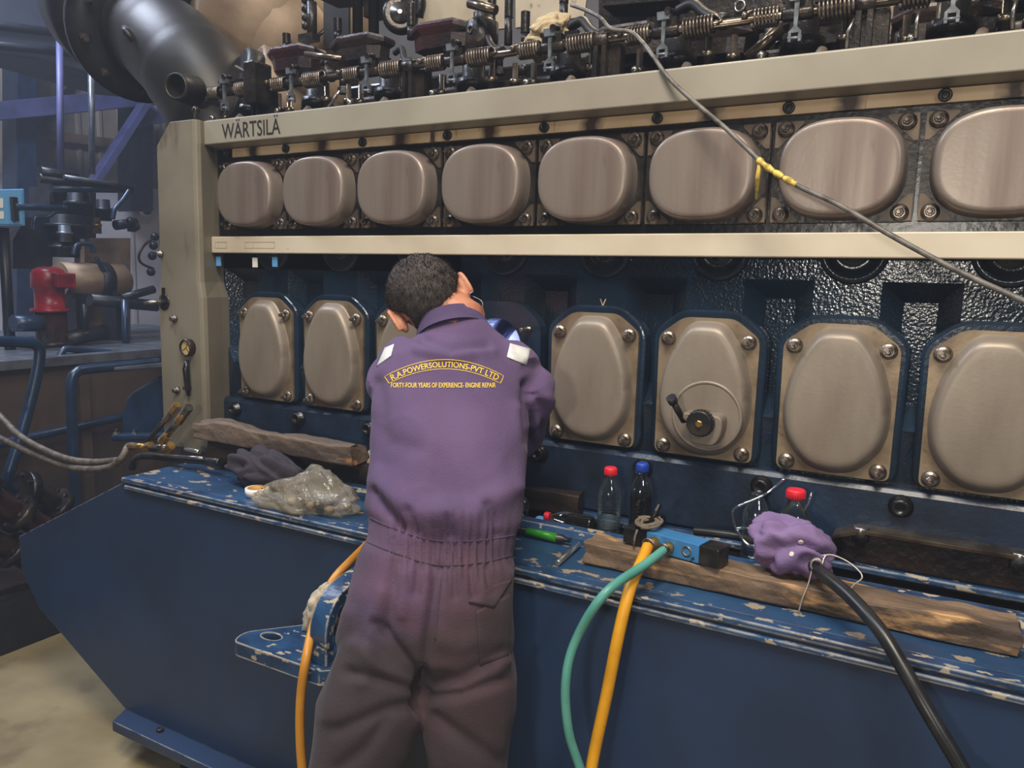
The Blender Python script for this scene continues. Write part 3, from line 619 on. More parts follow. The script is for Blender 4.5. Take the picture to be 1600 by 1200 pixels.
hub_d = hub.data('lever_hub', 'dark_iron')
sp1 = MB().tube(helix((-0.042, 0, 0), (-0.102, 0, 0), 0.0205, 0.003, 7), 0.0034, 6)
sp1.tube([V((-0.1, 0.0, 0.0205)), V((-0.113, -0.006, 0.016)), V((-0.120, -0.012, 0.008))], 0.0034, 6); sp1.sphere((-0.120, -0.012, 0.008), 0.009, 10, 6)
sp1_d = sp1.data('control_spring', 'spring_steel')
sp2 = MB().tube(helix((0.046, 0, 0), (0.122, 0, 0), 0.0225, 0.003, 8.5), 0.0036, 6); sp2.tube([V((0.122, 0, 0.0225)), V((0.134, -0.004, 0.016)), V((0.142, -0.012, 0.004)), V((0.13, -0.014, -0.004))], 0.0036, 6)
sp2_d = sp2.data('control_spring', 'spring_steel')
levX = [at(x, y, Y=YS-0.02).x for x, y in ((352, 150), (455, 150), (572.6, 139), (705.5, 122), (859, 103), (1039, 77), (1243, 56), (1487, 28))]
levX = [levX[2]+(i-2)*(levX[7]-levX[2])/5 for i in range(9)]
def E_(p): return V(p)-eng.location
pump = MB().lathe((0, 0, 0), (0, 0, 1), [(0, 0.06), (0.03, 0.06), (0.03, 0.045), (0.10, 0.045), (0.10, 0.052), (0.13, 0.052), (0.13, 0.036), (0.19, 0.034), (0.2, 0.028)], 22)
pump.box((-0.05, -0.055, 0.03), (0.05, 0.02, 0.075)); pump_d = pump.data('injection_pump', 'dark_iron')
rod = MB().lathe((0, 0, 0), (0, 0, 1), [(0, 0.013), (0.10, 0.013), (0.10, 0.017), (0.115, 0.017), (0.115, 0.009), (0.16, 0.009)], 12).data('push_rod', 'shaft_steel')
hullp = [(-0.105, -0.03), (-0.06, -0.055), (0.06, -0.055), (0.105, -0.03), (0.105, 0.03), (0.06, 0.06), (-0.06, 0.06), (-0.105, 0.03)]
hull = MB()
hull.rings([[V((x*s_, y*s_, z+(0.022*(1-(x/0.105)**2) if z > 0.06 else 0))) for x, y in hullp] for s_, z in ((0.82, 0), (0.85, 0.05), (1.0, 0.062), (1.02, 0.075), (0.98, 0.085))], True, True, False)
hull_r = hull.data('rocker_housing', 'red_iron'); hull_b = hull.data('rocker_housing', 'brown_iron')
thr = MB().cyl((0, 0, 0), (0, 0, 0.05), 0.0125, n=16)
thr.rings([[V((0.0145*f*math.cos(2*PI*j/14), 0.0145*f*math.sin(2*PI*j/14), 0.05+0.0023*i)) for j in range(14)] for i, f in enumerate([1, 0.82]*19)]); thr_d = thr.data('head_stud', 'dark_iron')
capn = MB().lathe((0, 0, 0), (0, 0, 1), [(0, 0.02), (0.02, 0.02), (0.02, 0.016), (0.024, 0.015)], 6, False); capn.lathe((0, 0, 0.02), (0, 0, 1), [(0, 0.013), (0.035, 0.013), (0.04, 0.009)], 12); capn_d = capn.data('cap_nut', 'dark_iron')
head = MB().box((-0.125, 0, 0), (0.125, 0.26, 0.16)).data('cylinder_head', 'brown_iron')
rnd = random.Random(3)
for i, X_ in enumerate(levX):
    lh = obj('lever_hub', hub_d, eng, E_((X_, YS, ZS)))
    rl_ = obj('rack_lever', lev_d, lh); rl_.scale = (0.8, 1, 0.7)
    obj('control_spring', sp1_d, eng, E_((X_, YS, ZS))); obj('control_spring', sp2_d, eng, E_((X_, YS, ZS)))
    obj('injection_pump', pump_d, eng, E_((X_+0.0, 0.20, 2.075)))
    obj('push_rod', rod, eng, E_((X_+0.10, 0.14, 2.075))); obj('push_rod', rod, eng, E_((X_+0.15, 0.19, 2.075))); obj('push_rod', rod, eng, E_((X_-0.09, 0.16, 2.06)))
    h_ = obj('cylinder_head', head, eng, E_((X_+0.12, 0.34, 2.075))); bev(h_, 0.012, 2)
    # diagonal delivery pipe with its union, small link and fasteners
    dp = MB().tube(spline([(X_-0.02, 0.25, 2.335), (X_+0.03, 0.22, 2.335), (X_+0.085, 0.16, 2.285), (X_+0.135, 0.12, 2.25)], 6), 0.014 if i > 3 else 0.010, 12)
    dp.lathe((X_+0.13, 0.125, 2.255), (0.6, -0.45, -0.4), [(0, 0.02), (0.02, 0.02), (0.022, 0.014)], 8)
    dp.build('delivery_pipe', 'exhaust_steel', eng)
    sl = MB().tube([(X_+0.045, 0.06, 2.07), (X_+0.055, 0.08, 2.12), (X_+0.06, 0.1, 2.15)], [0.02, 0.017, 0.012], 12); sl.build('pump_sleeve', 'grey_hose', eng)
    lk = MB().tube([(X_-0.11, 0.07, 2.06), (X_-0.09, 0.075, 2.1), (X_-0.075, 0.09, 2.15)], 0.006, 8); lk.sphere((X_-0.075, 0.09, 2.15), 0.011, 10, 6); lk.box((X_-0.06, 0.05, 2.08), (X_-0.02, 0.08, 2.1))
    lk.build('rack_link', 'steel', eng)
    for dx, dy, dz in ((0.03, 0.3, 2.24), (0.2, 0.36, 2.235), (0.05, 0.42, 2.235), (0.2, 0.5, 2.235)):
        obj('cap_nut', capn_d, eng, E_((X_+dx, dy, dz)))
for j in (401, 639, 940, 1352.6):
    y = {401: 135, 639: 103, 940: 62, 1352.6: 10}[j]; X_ = at(j, y, Y=YS).x
    c_ = MB().lathe((X_-0.022, YS, ZS), (1, 0, 0), [(0, 0.015), (0.002, 0.019), (0.042, 0.019), (0.044, 0.015)], 18)
    c_.box((X_-0.018, YS-0.012, 2.07), (X_-0.006, YS+0.02, ZS)); c_.box((X_+0.006, YS-0.012, 2.07), (X_+0.018, YS+0.02, ZS)); c_.box((X_-0.03, YS+0.01, 2.06), (X_+0.05, YS+0.05, ZS-0.01))
    c_.build('shaft_bearing', 'dark_iron', eng)
# red and brown rocker housings, studs and tall tubes where the photograph shows them
for px, py, kind in ((462, 88, 0), (566, 72, 1), (694, 52, 0), (985, 60, 1), (1110, 60, 1), (1290, 40, 1), (1480, 30, 1)):
    p = at(px, py, Y=0.30); obj('rocker_housing', hull_r if kind == 0 else hull_b, eng, E_((p.x, 0.30, p.z-0.055))).scale = (1.12, 1, 0.8)
for px, py, h in ((768, 45, 1), (794, 70, 1.5), (642, 62, 0.8), (820, 72, 0.7), (880, 40, 1.2), (448, 78, 0.4), (528, 62, 0.5)):
    p = at(px, py, Y=0.28); o = obj('head_stud', thr_d, eng, E_(p)); o.scale.z = h*1.05
for px in (559, 584):
    p = at(px, 62, Y=0.32)
    MB().lathe(p, (0, 0, 1), [(0, 0.018), (0.16, 0.018), (0.16, 0.023), (0.18, 0.023), (0.185, 0.018), (0.4, 0.018)], 16).build('vent_tube', 'exhaust_steel', eng)
p = at(753, 82, Y=0.24)
vb = MB().lathe(p, (0, 0, 1), [(0, 0.046), (0.03, 0.05), (0.085, 0.05), (0.09, 0.04), (0.10, 0.028), (0.115, 0.028), (0.12, 0.02)], 24); vb.lathe(p+V((-0.012, -0.048, 0.055)), (-0.2, -1, 0), [(0, 0.012), (0.004, 0.012), (0.004, 0.008), (-0.01, 0.008)], 14)
vb.build('valve_barrel', 'dark_iron', eng)
for a, c_, r_ in (((1169, 92), (1222, 42), 0.016), ((733, 5), (775, 16), 0.014), ((369, 105), (418, 132), 0.009), ((478, 85), (536, 92), 0.011), ((300, 148), (350, 186), 0.006)):
    MB().cyl(at(*a, Y=0.16), at(*c_, Y=0.16), r_, n=12).build('oil_pipe', 'shaft_steel', eng)
# the hanging chain-like fitting and the big pulley
p = at(478, 46, Y=0.34)
ch = MB()
for i in range(6): ch.lathe(p+V((0, 0, 0.03*i)), (0, 0, 1), [(0, 0.010), (0.004, 0.015), (0.02, 0.015), (0.024, 0.010)], 12)
ch.cyl(p+V((0.03, 0, -0.03)), p+V((0.03, 0, 0.09)), 0.018, n=14); ch.cyl(p+V((0.03, 0, 0.09)), p+V((0.03, 0, 0.3)), 0.008, n=10); ch.box(p+V((-0.02, -0.02, -0.045)), p+V((0.05, 0.02, -0.02)))
ch.build('hoist_fitting', 'dark_iron', eng)
p = at(618, 22, Y=0.34)
pw = MB().lathe(p+V((0.02, 0, 0)), (0.55, -0.8, 0.1), [(-0.06, 0.05), (-0.03, 0.062), (0.0, 0.06), (0.005, 0.05)], 26); pw.tube(spline([p+V((0.0, 0, 0.09)), p+V((0.06, 0, 0.07)), p+V((0.10, 0, 0.03)), p+V((0.09, 0, -0.02))], 6), 0.022, 12)
pw.box(p+V((-0.14, 0.0, 0.01)), p+V((0.05, 0.06, 0.1))); pw.build('rocker_arm', 'dark_iron', eng)
MB().lathe(p+V((0.025, -0.008, 0)), (0.55, -0.8, 0.1), [(0, 0.034), (0.004, 0.034), (0.005, 0.008), (0.008, 0.007)], 22).build('rocker_disc', 'steel', eng)
# pale heat shield sheets behind
def sheet(pts, Y, nm, mt, th=0.012):
    w_ = [at(x, y, Y=Y) for x, y in pts]; MB().prism([(p.x, p.z) for p in w_], 'y', Y, Y+th).build(nm, mt, eng, 0.002)
sheet([(640, 60), (795, 44), (795, -60), (640, -60)], 0.52, 'heat_shield', 'shield_sheet')
sheet([(805, 44), (912, 26), (925, -60), (805, -60)], 0.50, 'heat_shield', 'shield_sheet')
sheet([(500, 0), (640, -10), (640, -60), (500, -60)], 0.42, 'dark_casing', 'dark_iron', 0.1)
sheet([(505, 78), (545, 74), (545, 0), (505, 0)], 0.66, 'grey_casing', 'exhaust_steel')
sheet([(935, 70), (1700, -10), (1700, -90), (935, -90)], 0.40, 'dark_casing', 'dark_iron', 0.1)
sheet([(940, 10), (1060, 0), (1060, -60), (940, -60)], 0.28, 'pump_casing', 'dark_iron', 0.1)
for a in ((1018, 36), (1156, 10)):
    p = at(*a, Y=0.38); MB().torus(p, (-0.2, -1, 0), 0.014, 0.005, 20).build('lifting_ring', 'steel', eng)
for a, h in (((1345, 20), 0.2), ((1240, 70), 0.2), ((1410, 30), 0.16)):
    p = at(*a, Y=0.3); MB().cyl((p.x, 0.3, 2.07), (p.x, 0.3, p.z+0.03), 0.022, n=14).build('guide_tube', 'brown_iron', eng)
p = at(1412, 32, Y=0.38); MB().lathe(p, (-0.3, -1, 0), [(0, 0.045), (0.02, 0.045), (0.022, 0.04)], 24).build('blank_plug', 'lagging', eng)
for pts in ([(1335, 30), (1325, 50), (1323, 76)], [(1436, 18), (1432, 38), (1431, 60)], [(1588, 0), (1583, 20), (1582, 46)], [(531, 142), (520, 158), (512, 168)]):
    MB().tube([at(*q, Y=0.05) for q in pts], 0.0045, 8).build('drain_tube', 'steel', eng)
p0, p1 = at(1080, 108, Y=0.0), at(1208, 86, Y=0.0)
MB().box((p0.x, 0.0, 2.10), (p1.x, 0.06, 2.112)).build('bright_strip', 'bright_steel', eng)

# --- turbocharger end: elbow, flanges and lagged exhaust
def dz(px, py, d): return at(px, py, d=d)
el = MB().tube(spline([dz(228, 48, 3.25), dz(262, 72, 3.08), dz(300, 112, 2.98), dz(333, 165, 2.96), dz(350, 240, 3.0)], 10), [0.18]*10+[0.185]*10+[0.19]*21, 32)
el.build('exhaust_elbow', 'exhaust_steel', eng)
def flange(c, ax, prof, nm, mt, n=40): return MB().lathe(c, ax, prof, n).build(nm, mt, eng)
ax = (dz(262, 72, 3.08)-dz(228, 48, 3.25))
fl = flange(dz(228, 48, 3.25), ax, [(-0.09, 0.24), (-0.05, 0.29), (-0.05, 0.30), (0.0, 0.30), (0.0, 0.19)], 'elbow_flange', 'bg_dark')
for j in range(10):
    a = ax.normalized(); o1 = a.orthogonal().normalized(); o2 = a.cross(o1); q = dz(228, 48, 3.25)+(o1*math.cos(j*PI/5+.2)+o2*math.sin(j*PI/5+.2))*0.245
    MB().lathe(q, a, [(-0.02, 0.02), (0.02, 0.02), (0.02, 0.012), (0.045, 0.012)], 6, False).build('flange_bolt', 'nut_dark', eng)
flange(dz(205, 20, 3.5), ax, [(-0.25, 0.33), (0.0, 0.33), (0.05, 0.28)], 'turbine_casing', 'bg_dark')
flange(dz(165, -5, 3.8), ax, [(-0.2, 0.26), (0.1, 0.30), (0.15, 0.24)], 'turbine_casing', 'bg_dark')
q = dz(303, 142, 2.72); MB().lathe(q, dz(272, 134, 2.62)-q, [(0, 0.052), (0.09, 0.046), (0.10, 0.043), (0.1, 0.038), (0.09, 0.036), (0.02, 0.034)], 26).build('elbow_stub', 'exhaust_steel', eng)
for a, c_ in (((195, 45), (215, 68)), ((240, 105), (262, 113))):
    MB().tube([dz(*a, 2.9), (dz(*a, 2.88)+dz(*c_, 2.88))*0.5+V((0, -0.02, 0.01)), dz(*c_, 2.9)], 0.014, 8).build('lifting_lug', 'exhaust_steel', eng)
fl2 = MB().lathe(dz(335, 20, 3.35), V((0.35, 0.6, -0.1)), [(-0.1, 0.30), (0.2, 0.34), (0.6, 0.3)], 36); fl2.build('exhaust_bend', 'lagging', eng)
lg = MB()
lg.sphere(dz(440, 70, 3.45), (0.30, 0.30, 0.27), 28, 14); lg.build('lagging_shell', 'lagging', eng)
MB().torus(dz(425, 62, 3.35), V((0.7, -0.45, 0.25)), 0.262, 0.012, 40, 8).build('lagging_seam', 'dark_iron', eng)
MB().torus(dz(452, 78, 3.3), V((-0.2, -0.6, 0.75)), 0.2, 0.008, 40, 8).build('lagging_seam', 'dark_iron', eng)
MB().lathe(dz(398, 150, 2.95), V((-0.45, -0.8, 0.25)), [(-0.3, 0.19), (0.02, 0.19), (0.03, 0.175)], 36).build('compressor_casing', 'lagging', eng)
MB().lathe(dz(390, 150, 2.9), V((-0.45, -0.8, 0.25)), [(0.0, 0.165), (0.05, 0.165), (0.06, 0.15)], 36).build('compressor_end', 'exhaust_steel', eng)
MB().box(dz(400, 140, 2.6)-V((0.03, 0.03, 0.05)), dz(402, 110, 2.62)+V((0.04, 0.03, 0.02))).build('sensor_box', 'dark_iron', eng, 0.008)

# ================================================================== the base frame
base = thing('engine_base_frame', (0.1, -0.1, 0.0), 'long blue painted steel base frame under the engine', 'base frame')
YB = -0.38
tl_, l1, l2, l3, bl = at(195, 757, Y=YB), at(30, 838, Y=YB), at(34, 890, Y=YB), at(60, 948, Y=YB), at(196, 1108, Y=YB)
zs = 0.95
outl = [(bl.x, bl.z), (XR, bl.z), (XR, 0.937), (tl_.x, 0.937), (l1.x, l1.z), (l2.x, l2.z), (l3.x, l3.z)]
MB().prism(outl, 'y', YB, YB+0.025).build('side_plate', 'base_blue', base, 0.002)
MB().prism([(bl.x, bl.z), (XR, bl.z), (XR, 0.93), (tl_.x, 0.93), (l1.x, l1.z), (l2.x, l2.z), (l3.x, l3.z)], 'y', 0.75, 0.775).build('side_plate', 'base_blue', base)
# top plate, its stepped lip, bars and the trough
xL = at(196, 745, Z=zs).x
MB().box((xL, YB-0.006, 0.937), (XR, -0.13, zs)).build('top_plate', 'shelf_blue', base, 0.002)
MB().box((xL+0.02, YB-0.012, 0.918), (XR, YB, 0.930)).build('lip_bar', 'edge_blue', base, 0.003)
MB().box((xL+0.005, YB-0.010, 0.9395), (XR, YB+0.028, 0.953)).build('lip_edge', 'edge_blue', base, 0.003)
MB().prism([(-0.165, 0.945), (-0.120, 0.945), (-0.12, 0.982), (-0.132, 0.988), (-0.15, 0.982), (-0.16, 0.966)], 'x', at(540, 740, Y=-0.14).x, XR).build('trough_bar', 'edge_blue', base, 0.003)
MB().box((xL, -0.13, 0.84), (XR, 0.06, 0.905)).build('trough_floor', 'black_oil_shade', base)  # black colour stands in for the shade deep in the trough
MB().box((xL+0.12, -0.1, 0.84), (0.74, 0.0, 0.962)).build('trough_shelf', 'black_oil_shade', base)
MB().prism([(-0.024, 0.966), (0.03, 0.966), (0.03, 0.99), (0.0, 0.99), (-0.02, 0.99), (-0.034, 0.984), (-0.034, 0.972)], 'x', -1.2, XR).build('rear_bar', 'edge_blue', base, 0.003)
MB().box((-1.2, -0.02, 0.9055), (XR, 0.03, 0.9655)).build('trough_wall', 'black_oil_shade', base)  # blackened wall, shade of the trough put into its colour
MB().box((-1.25, -0.02, 0.10), (XR, 0.7, 0.84)).build('oil_tank', 'base_blue', base)
# bottom flange
fz = bl.z; f0 = at(175, 1127, Z=fz)
MB().prism([(bl.x-0.03, YB+0.06), (f0.x, f0.y), (XR, f0.y), (XR, YB+0.06)], 'z', fz-0.035, fz).build('bottom_flange', 'base_blue', base, 0.003)
p = at(250, 1142, Z=fz); MB().lathe(p, (0, 0, 1), [(0, 0.012), (0.008, 0.012), (0.01, 0.008)], 10).build('flange_bolt', 'nut_dark', base)
for X_ in (-1.0, 0.2, 1.4): MB().box((X_-0.1, YB+0.02, 0), (X_+0.1, 0.7, fz-0.034)).build('foot', 'bg_dark', base)
# lifting bracket beside the man
zb = 0.725
q = [at(x, y, Z=zb) for x, y in ((388, 990), (400, 1010), (505, 1056), (560, 1085))]
tip0, fr0 = q[0], q[2]
yfr = (q[1].y+q[2].y)/2
xt = tip0.x
pts = rounded([(xt-0.012, yfr+0.03), (xt+0.0, yfr), (xt+0.30, yfr), (xt+0.30, YB), (xt+0.19, YB), (xt-0.01, yfr+0.055)], 0.035, 6)
hole_c = at(424, 994, Z=zb)
hp = [(hole_c.x+0.030*math.cos(2*PI*i/24), hole_c.y+0.017*math.sin(2*PI*i/24)) for i in range(24)]
PO = polar(pts, 64, (hole_c.x, hole_c.y)); HO = polar(hp, 64, (hole_c.x, hole_c.y))
br = MB().rings([[V((x, y, z)) for x, y in L] for L, z in ((HO, zb-0.035), (PO, zb-0.035), (PO, zb), (HO, zb), (HO, zb-0.035))], False, False, False)
brk = br.build('lifting_bracket', 'edge_blue', base)
a0 = at(492, 1030, Z=zb); a1 = at(520, 1045, Z=zb)
ys = yfr+0.02
arc = [(p.x, p.y) for p in spline([V((y, z, 0)) for y, z in ((ys, zb), (ys, zb+0.04), (ys, zb+0.08), (ys+0.010, zb+0.115), (ys+0.036, zb+0.147), (ys+0.078, zb+0.168), (ys+0.14, zb+0.178), (YB+0.004, zb+0.182))], 5)]
arc2 = []
for i in range(len(arc)):
    a_, b_ = V(arc[max(i-1, 0)]), V(arc[min(i+1, len(arc)-1)]); t_ = (b_-a_).normalized(); arc2.append((arc[i][0]+t_.y*0.028, arc[i][1]-t_.x*0.028))
arc2[0] = (ys+0.028, zb); arc2[-1] = (YB+0.004, arc2[-1][1])
MB().prism(arc+list(reversed(arc2)), 'x', a0.x, a0.x+0.05).build('bracket_strap', 'edge_blue', base, 0.003)
# sump side cover with its bolted ledge, right of the rag bundle
sp = thing('sump_cover', at(1330, 850, Y=-0.03), 'oily brown side cover with bolted steel ledge below the right covers', 'cover')
c0, c1 = at(1300, 850, Y=-0.045).x, XR
b = MB().prism([(c0, 0.992), (c1, 0.992), (c1, 1.066), (c0+0.06, 1.066), (c0, 1.045)], 'y', -0.03, -0.006); b.build('cover_panel', 'brown_iron', sp, 0.003)
b = MB().prism([(c0, 1.045), (c0+0.06, 1.066), (c1, 1.066), (c1, 1.077), (c0+0.05, 1.077), (c0, 1.055)], 'y', -0.06, -0.006); b.build('ledge', 'shaft_steel', sp, 0.002)
for px, py in ((1345, 833), (1592, 880)):
    p = at(px, py, Y=-0.045); MB().lathe((p.x, -0.045, 1.077), (0, 0, -1), [(-0.004, 0.016), (0.0, 0.018), (0.03, 0.018), (0.03, 0.010), (0.045, 0.009)], 12).build('ledge_bolt', 'steel', sp)

# ================================================================== things lying on the base and the engine
def lumpy_bar(name, a, b_, w_, h, mt, label, cat, group=None, rough=0.004, seed=1, end_slant=0.0, n=26, topvar=0.0):
    """a rough piece of timber: a at one end, b_ at the other, both on the bottom centre line"""
    a, b_ = V(a), V(b_); ax = (b_-a).normalized(); lat = V((0, 0, 1)).cross(ax).normalized(); up = ax.cross(lat)
    sec = rounded([(-w_/2, 0), (w_/2, 0), (w_/2, h), (-w_/2, h)], min(w_, h)*0.10, 2)
    sec = [q for i, q in enumerate(sec)]
    # extra points on the long sides
    full = []
    for i, p in enumerate(sec):
        q = sec[(i+1) % len(sec)]; full.append(p)
        L_ = math.hypot(q[0]-p[0], q[1]-p[1]); k_ = int(L_/0.012)
        for j in range(1, k_): full.append((p[0]+(q[0]-p[0])*j/k_, p[1]+(q[1]-p[1])*j/k_))
    L_ = (b_-a).length; N_ = max(n, int(L_/0.014)); rg = []
    for i in range(N_+1):
        s_ = L_*i/N_; ring = []
        for (x, z) in full:
            p = V((s_*9+seed*7, x*26, z*26)); d_ = noise.noise(p)*rough+noise.noise(p*2.7)*rough*0.5
            g_ = noise.noise(V((s_*3+seed, 0, x*60+z*40)))*rough*0.6
            zz = z + (d_*1.4+g_ + topvar*noise.noise(V((s_*4+seed, x*8, 2))) if z > h*0.5 else 0)
            zz = max(zz, 0.0)
            xx = x + (d_+g_)*(1 if x > 0 else -1)
            e = 0
            if i == 0 or i == N_: e = noise.noise(V((x*30, z*30, seed)))*0.012
            ring.append(a+ax*(s_+e+end_slant*(z/h)*(1 if i == N_ else 0))+lat*xx+up*zz)
        rg.append(ring)
    m = MB().rings(rg, True, True, False)
    base_ = (a+b_)*0.5
    o = solo(m, name, mt, label, cat, base_, group)
    return o
# timbers
zs1 = 0.9535
p0, p1 = at(908, 880, Z=zs1), at(1585, 1018, Z=zs1)
lumpy_bar('timber_beam', (p0.x+0.005, -0.236, zs1), (p1.x+0.005, -0.236, zs1), 0.092, 0.050, 'wood', 'long split brown timber beam lying under the blue air tool and purple rag', 'wood', rough=0.006, seed=3)
lumpy_bar('oily_plank', (at(330, 715, Y=-0.15).x, -0.145, 0.991), (at(906, 775, Y=-0.05).x, -0.048, 0.991), 0.05, 0.058, 'wood_oily', 'dark oily square plank lying behind the man, its right end left of the bottles', 'wood', rough=0.002, seed=5)
pA, pB = at(303, 704, Y=-0.175), at(549, 722, Y=-0.175)
lumpy_bar('timber_block', (pA.x, -0.141, 1.052), (pB.x, -0.141, 1.052), 0.074, 0.056, 'wood_dark', 'thick weathered grey brown timber block lying behind the dark rag', 'wood', rough=0.005, seed=11, topvar=0.02)

# bottles
def bottle(label, x, y, z, h, r, cap, liquid=None, level=0.5, lying=None, ribs=True, cat='bottle', group=None, shell='pet', name='plastic_bottle'):
    root = thing(name, (x, y, z), label, cat, group)
    prof = [(0.0, 0.75), (0.02, 0.95), (0.05, 1.0)]
    for i in range(8):
        t = 0.08+0.052*i; prof += [(t, 1.0), (t+0.02, 0.955), (t+0.03, 0.955)] if ribs else [(t, 1.0)]
    prof += [(0.52, 1.0), (0.6, 0.98), (0.68, 0.86), (0.76, 0.66), (0.83, 0.46), (0.86, 0.42), (0.875, 0.47), (0.885, 0.47), (0.89, 0.4)]
    prof = [(t*h, q*r) for t, q in prof]
    m = MB().lathe((0, 0, 0), (0, 0, 1), prof, 28)
    o = obj('shell', m.data('shell', shell), root)
    if liquid:
        lp = [(t*h+0.002 if i == 0 else t, q*0.94) for i, (t, q) in enumerate(prof) if t <= level*h]; lp.append((level*h, lp[-1][1]))
        lp[0] = (0.003, lp[0][1])
        obj('liquid', MB().lathe((0, 0, 0), (0, 0, 1), lp, 28).data('liquid', liquid), root)
    if cap:
        c_ = MB().lathe((0, 0, 0.885*h), (0, 0, 1), [(0, r*0.52), (0.1*h, r*0.52), (0.115*h, r*0.46)], 24)
        for j in range(24):
            a = 2*PI*j/24; c_.box((r*0.51, -0.0006, 0.9*h), (r*0.545, 0.0006, 0.985*h), M=Matrix.Rotation(a, 4, 'Z'))
        obj('cap', c_.data('cap', cap), root)
    if lying is not None: root.rotation_euler = lying
    return root
ZT = 0.9625
p = at(952, 790, Y=-0.082); bottle('clear plastic bottle with red cap standing left of the dark oil bottle', p.x, -0.082, ZT, 0.178, 0.030, 'red_cap', 'water', 0.26)
p = at(1000, 780, Y=-0.036); bottle('plastic bottle of black oil with a blue cap', p.x+0.012, -0.064, ZT, 0.196, 0.029, 'blue_cap', 'oil_dark', 0.58)
p = at(1240, 780, Y=-0.05); bottle('clear bottle of pale liquid with red cap standing behind the purple rag', p.x+0.008, -0.078, ZT, 0.19, 0.039, 'red_cap', 'oil_pale', 0.6, ribs=False)
p = at(1190, 790, Y=-0.04); bottle('ribbed clear bottle without a cap standing beside the goggles', p.x-0.006, -0.066, ZT, 0.185, 0.031, None, None, shell='pet_tint')
p = at(868, 790, Y=-0.034); bottle('bottle of dark oil with red cap lying on its side', p.x+0.138, -0.094, ZT+0.0225, 0.14, 0.022, 'red_cap', 'oil_dark', 0.5, lying=(0, -PI/2, 0))
p = at(1110, 826, Y=-0.05); bottle('crumpled empty clear bottle lying right of the black oil bottle', p.x-0.01, -0.055, ZT+0.019, 0.14, 0.018, None, None, lying=(0, -PI/2, 0.1), shell='pet_tint')
p = at(814, 828, Z=0.966); p.y = min(p.y, -0.182)
g = thing('green_marker', (p.x, p.y, 0.9535), 'dark tube with a bright green label lying on the shelf right beside the man', 'marker')
MB().lathe((p.x-0.03, p.y, 0.9535+0.0115), (1, 0, 0), [(0, 0.008), (0.005, 0.011), (0.15, 0.011), (0.155, 0.006), (0.17, 0.006)], 16).build('tube', 'tool_black', g)
MB().lathe((p.x+0.02, p.y, 0.9535+0.0115), (1, 0, 0), [(0, 0.0112), (0, 0.0116), (0.085, 0.0116), (0.085, 0.0112)], 16).build('label_sleeve', 'green_label', g)
p = at(868, 790, Y=-0.094); xq = p.x-0.042
solo(MB().lathe((xq, -0.1, ZT+0.004), (0.3, -0.6, 1), [(0, 0.0135), (0.012, 0.0135), (0.014, 0.011)], 16), 'blue_bottle_cap', 'light_blue_cap', 'small bright blue bottle cap beside the red capped lying bottle', 'cap', (xq, -0.1, ZT))
cr_ = MB().sphere((xq-0.05, -0.1, ZT+0.034), (0.016, 0.014, 0.033), 10, 7)
for i, v in enumerate(cr_.v): cr_.v[i] = v+V((noise.noise(v*60), noise.noise(v*60+V((5,0,0)))*0.6, noise.noise(v*60+V((0,7,0)))*0.3))*0.006
solo(cr_, 'crumpled_wrapper', 'pet_tint', 'crumpled pale blue plastic wrapper standing close to the man', 'wrapper', (xq-0.05, -0.1, ZT))
p = at(1030, 790, Y=-0.03); solo(MB().sphere((p.x, -0.0225, 1.0075), 0.0165, 18, 12), 'black_ball', 'black_ball', 'shiny black ball beside the blue capped bottle', 'ball', (p.x, -0.0225, 0.991))
a, c_ = at(871, 880, Z=0.958), at(905, 850, Z=0.958)
solo(MB().lathe(a, c_-a, [(0, 0.005), (0.002, 0.0072), ((c_-a).length-0.002, 0.0072), ((c_-a).length, 0.005)], 16), 'steel_pin', 'bright_steel', 'short bright steel pin lying left of the timber beam', 'pin', a)

# pneumatic tool on the beam
zb1 = 1.0095
A, B = at(983, 851, Z=zb1), at(1122, 890, Z=zb1)
ax = (B-A); ax.z = 0; Lt = ax.length; ax.normalize(); lat = V((0, 0, 1)).cross(ax)
M_ = Matrix((( ax.x, lat.x, 0, A.x), (ax.y, lat.y, 0, A.y), (0, 0, 1, zb1), (0, 0, 0, 1)))
tool = thing('air_tool', (A+B)*0.5, 'blue and black pneumatic tool block with two hose ports on the beam', 'tool')
def TB(m, nm, mt, bevel=0):
    m.v = [M_ @ p for p in m.v]; return m.build(nm, mt, tool, bevel)
W, H = 0.052, 0.042
TB(MB().box((Lt*0.2, 0, 0), (Lt*0.79, W, H)), 'tool_body', 'tool_blue', 0.002)
TB(MB().box((Lt*0.79, -0.001, -0.001), (Lt*1.0, W+0.001, H+0.001)), 'end_cap', 'tool_black', 0.004)
TB(MB().box((-0.02, 0.004, 0.0), (Lt*0.2, W+0.004, H-0.004)), 'end_cap', 'tool_black', 0.003)
for t, r_ in ((0.3, 0.013), (0.475, 0.0105)):
    TB(MB().lathe((Lt*t, 0.006, H*0.55), (0, -1, -0.15), [(0, r_), (0.01, r_), (0.012, r_*1.15), (0.024, r_*1.15), (0.026, r_*0.9), (0.034, r_*0.9)], 18), 'hose_port', 'brass')
    TB(MB().torus((Lt*t, -0.026, H*0.52), (0, -1, -0.15), r_*1.12, 0.003, 20, 6), 'hose_clamp', 'nut_metal')
TB(MB().lathe((Lt*0.66, 0.004, H*0.5), (0, -1, 0), [(0, 0.012), (0.0055, 0.012), (0.006, 0.009), (0.002, 0.008), (-0.004, 0.007)], 20), 'open_port', 'nut_metal')
TB(MB().cyl((Lt*0.1, W*0.6, H*0.6), (Lt*0.22, W*0.9, H+0.055), 0.0062, n=10), 'trigger_rod', 'dark_iron')
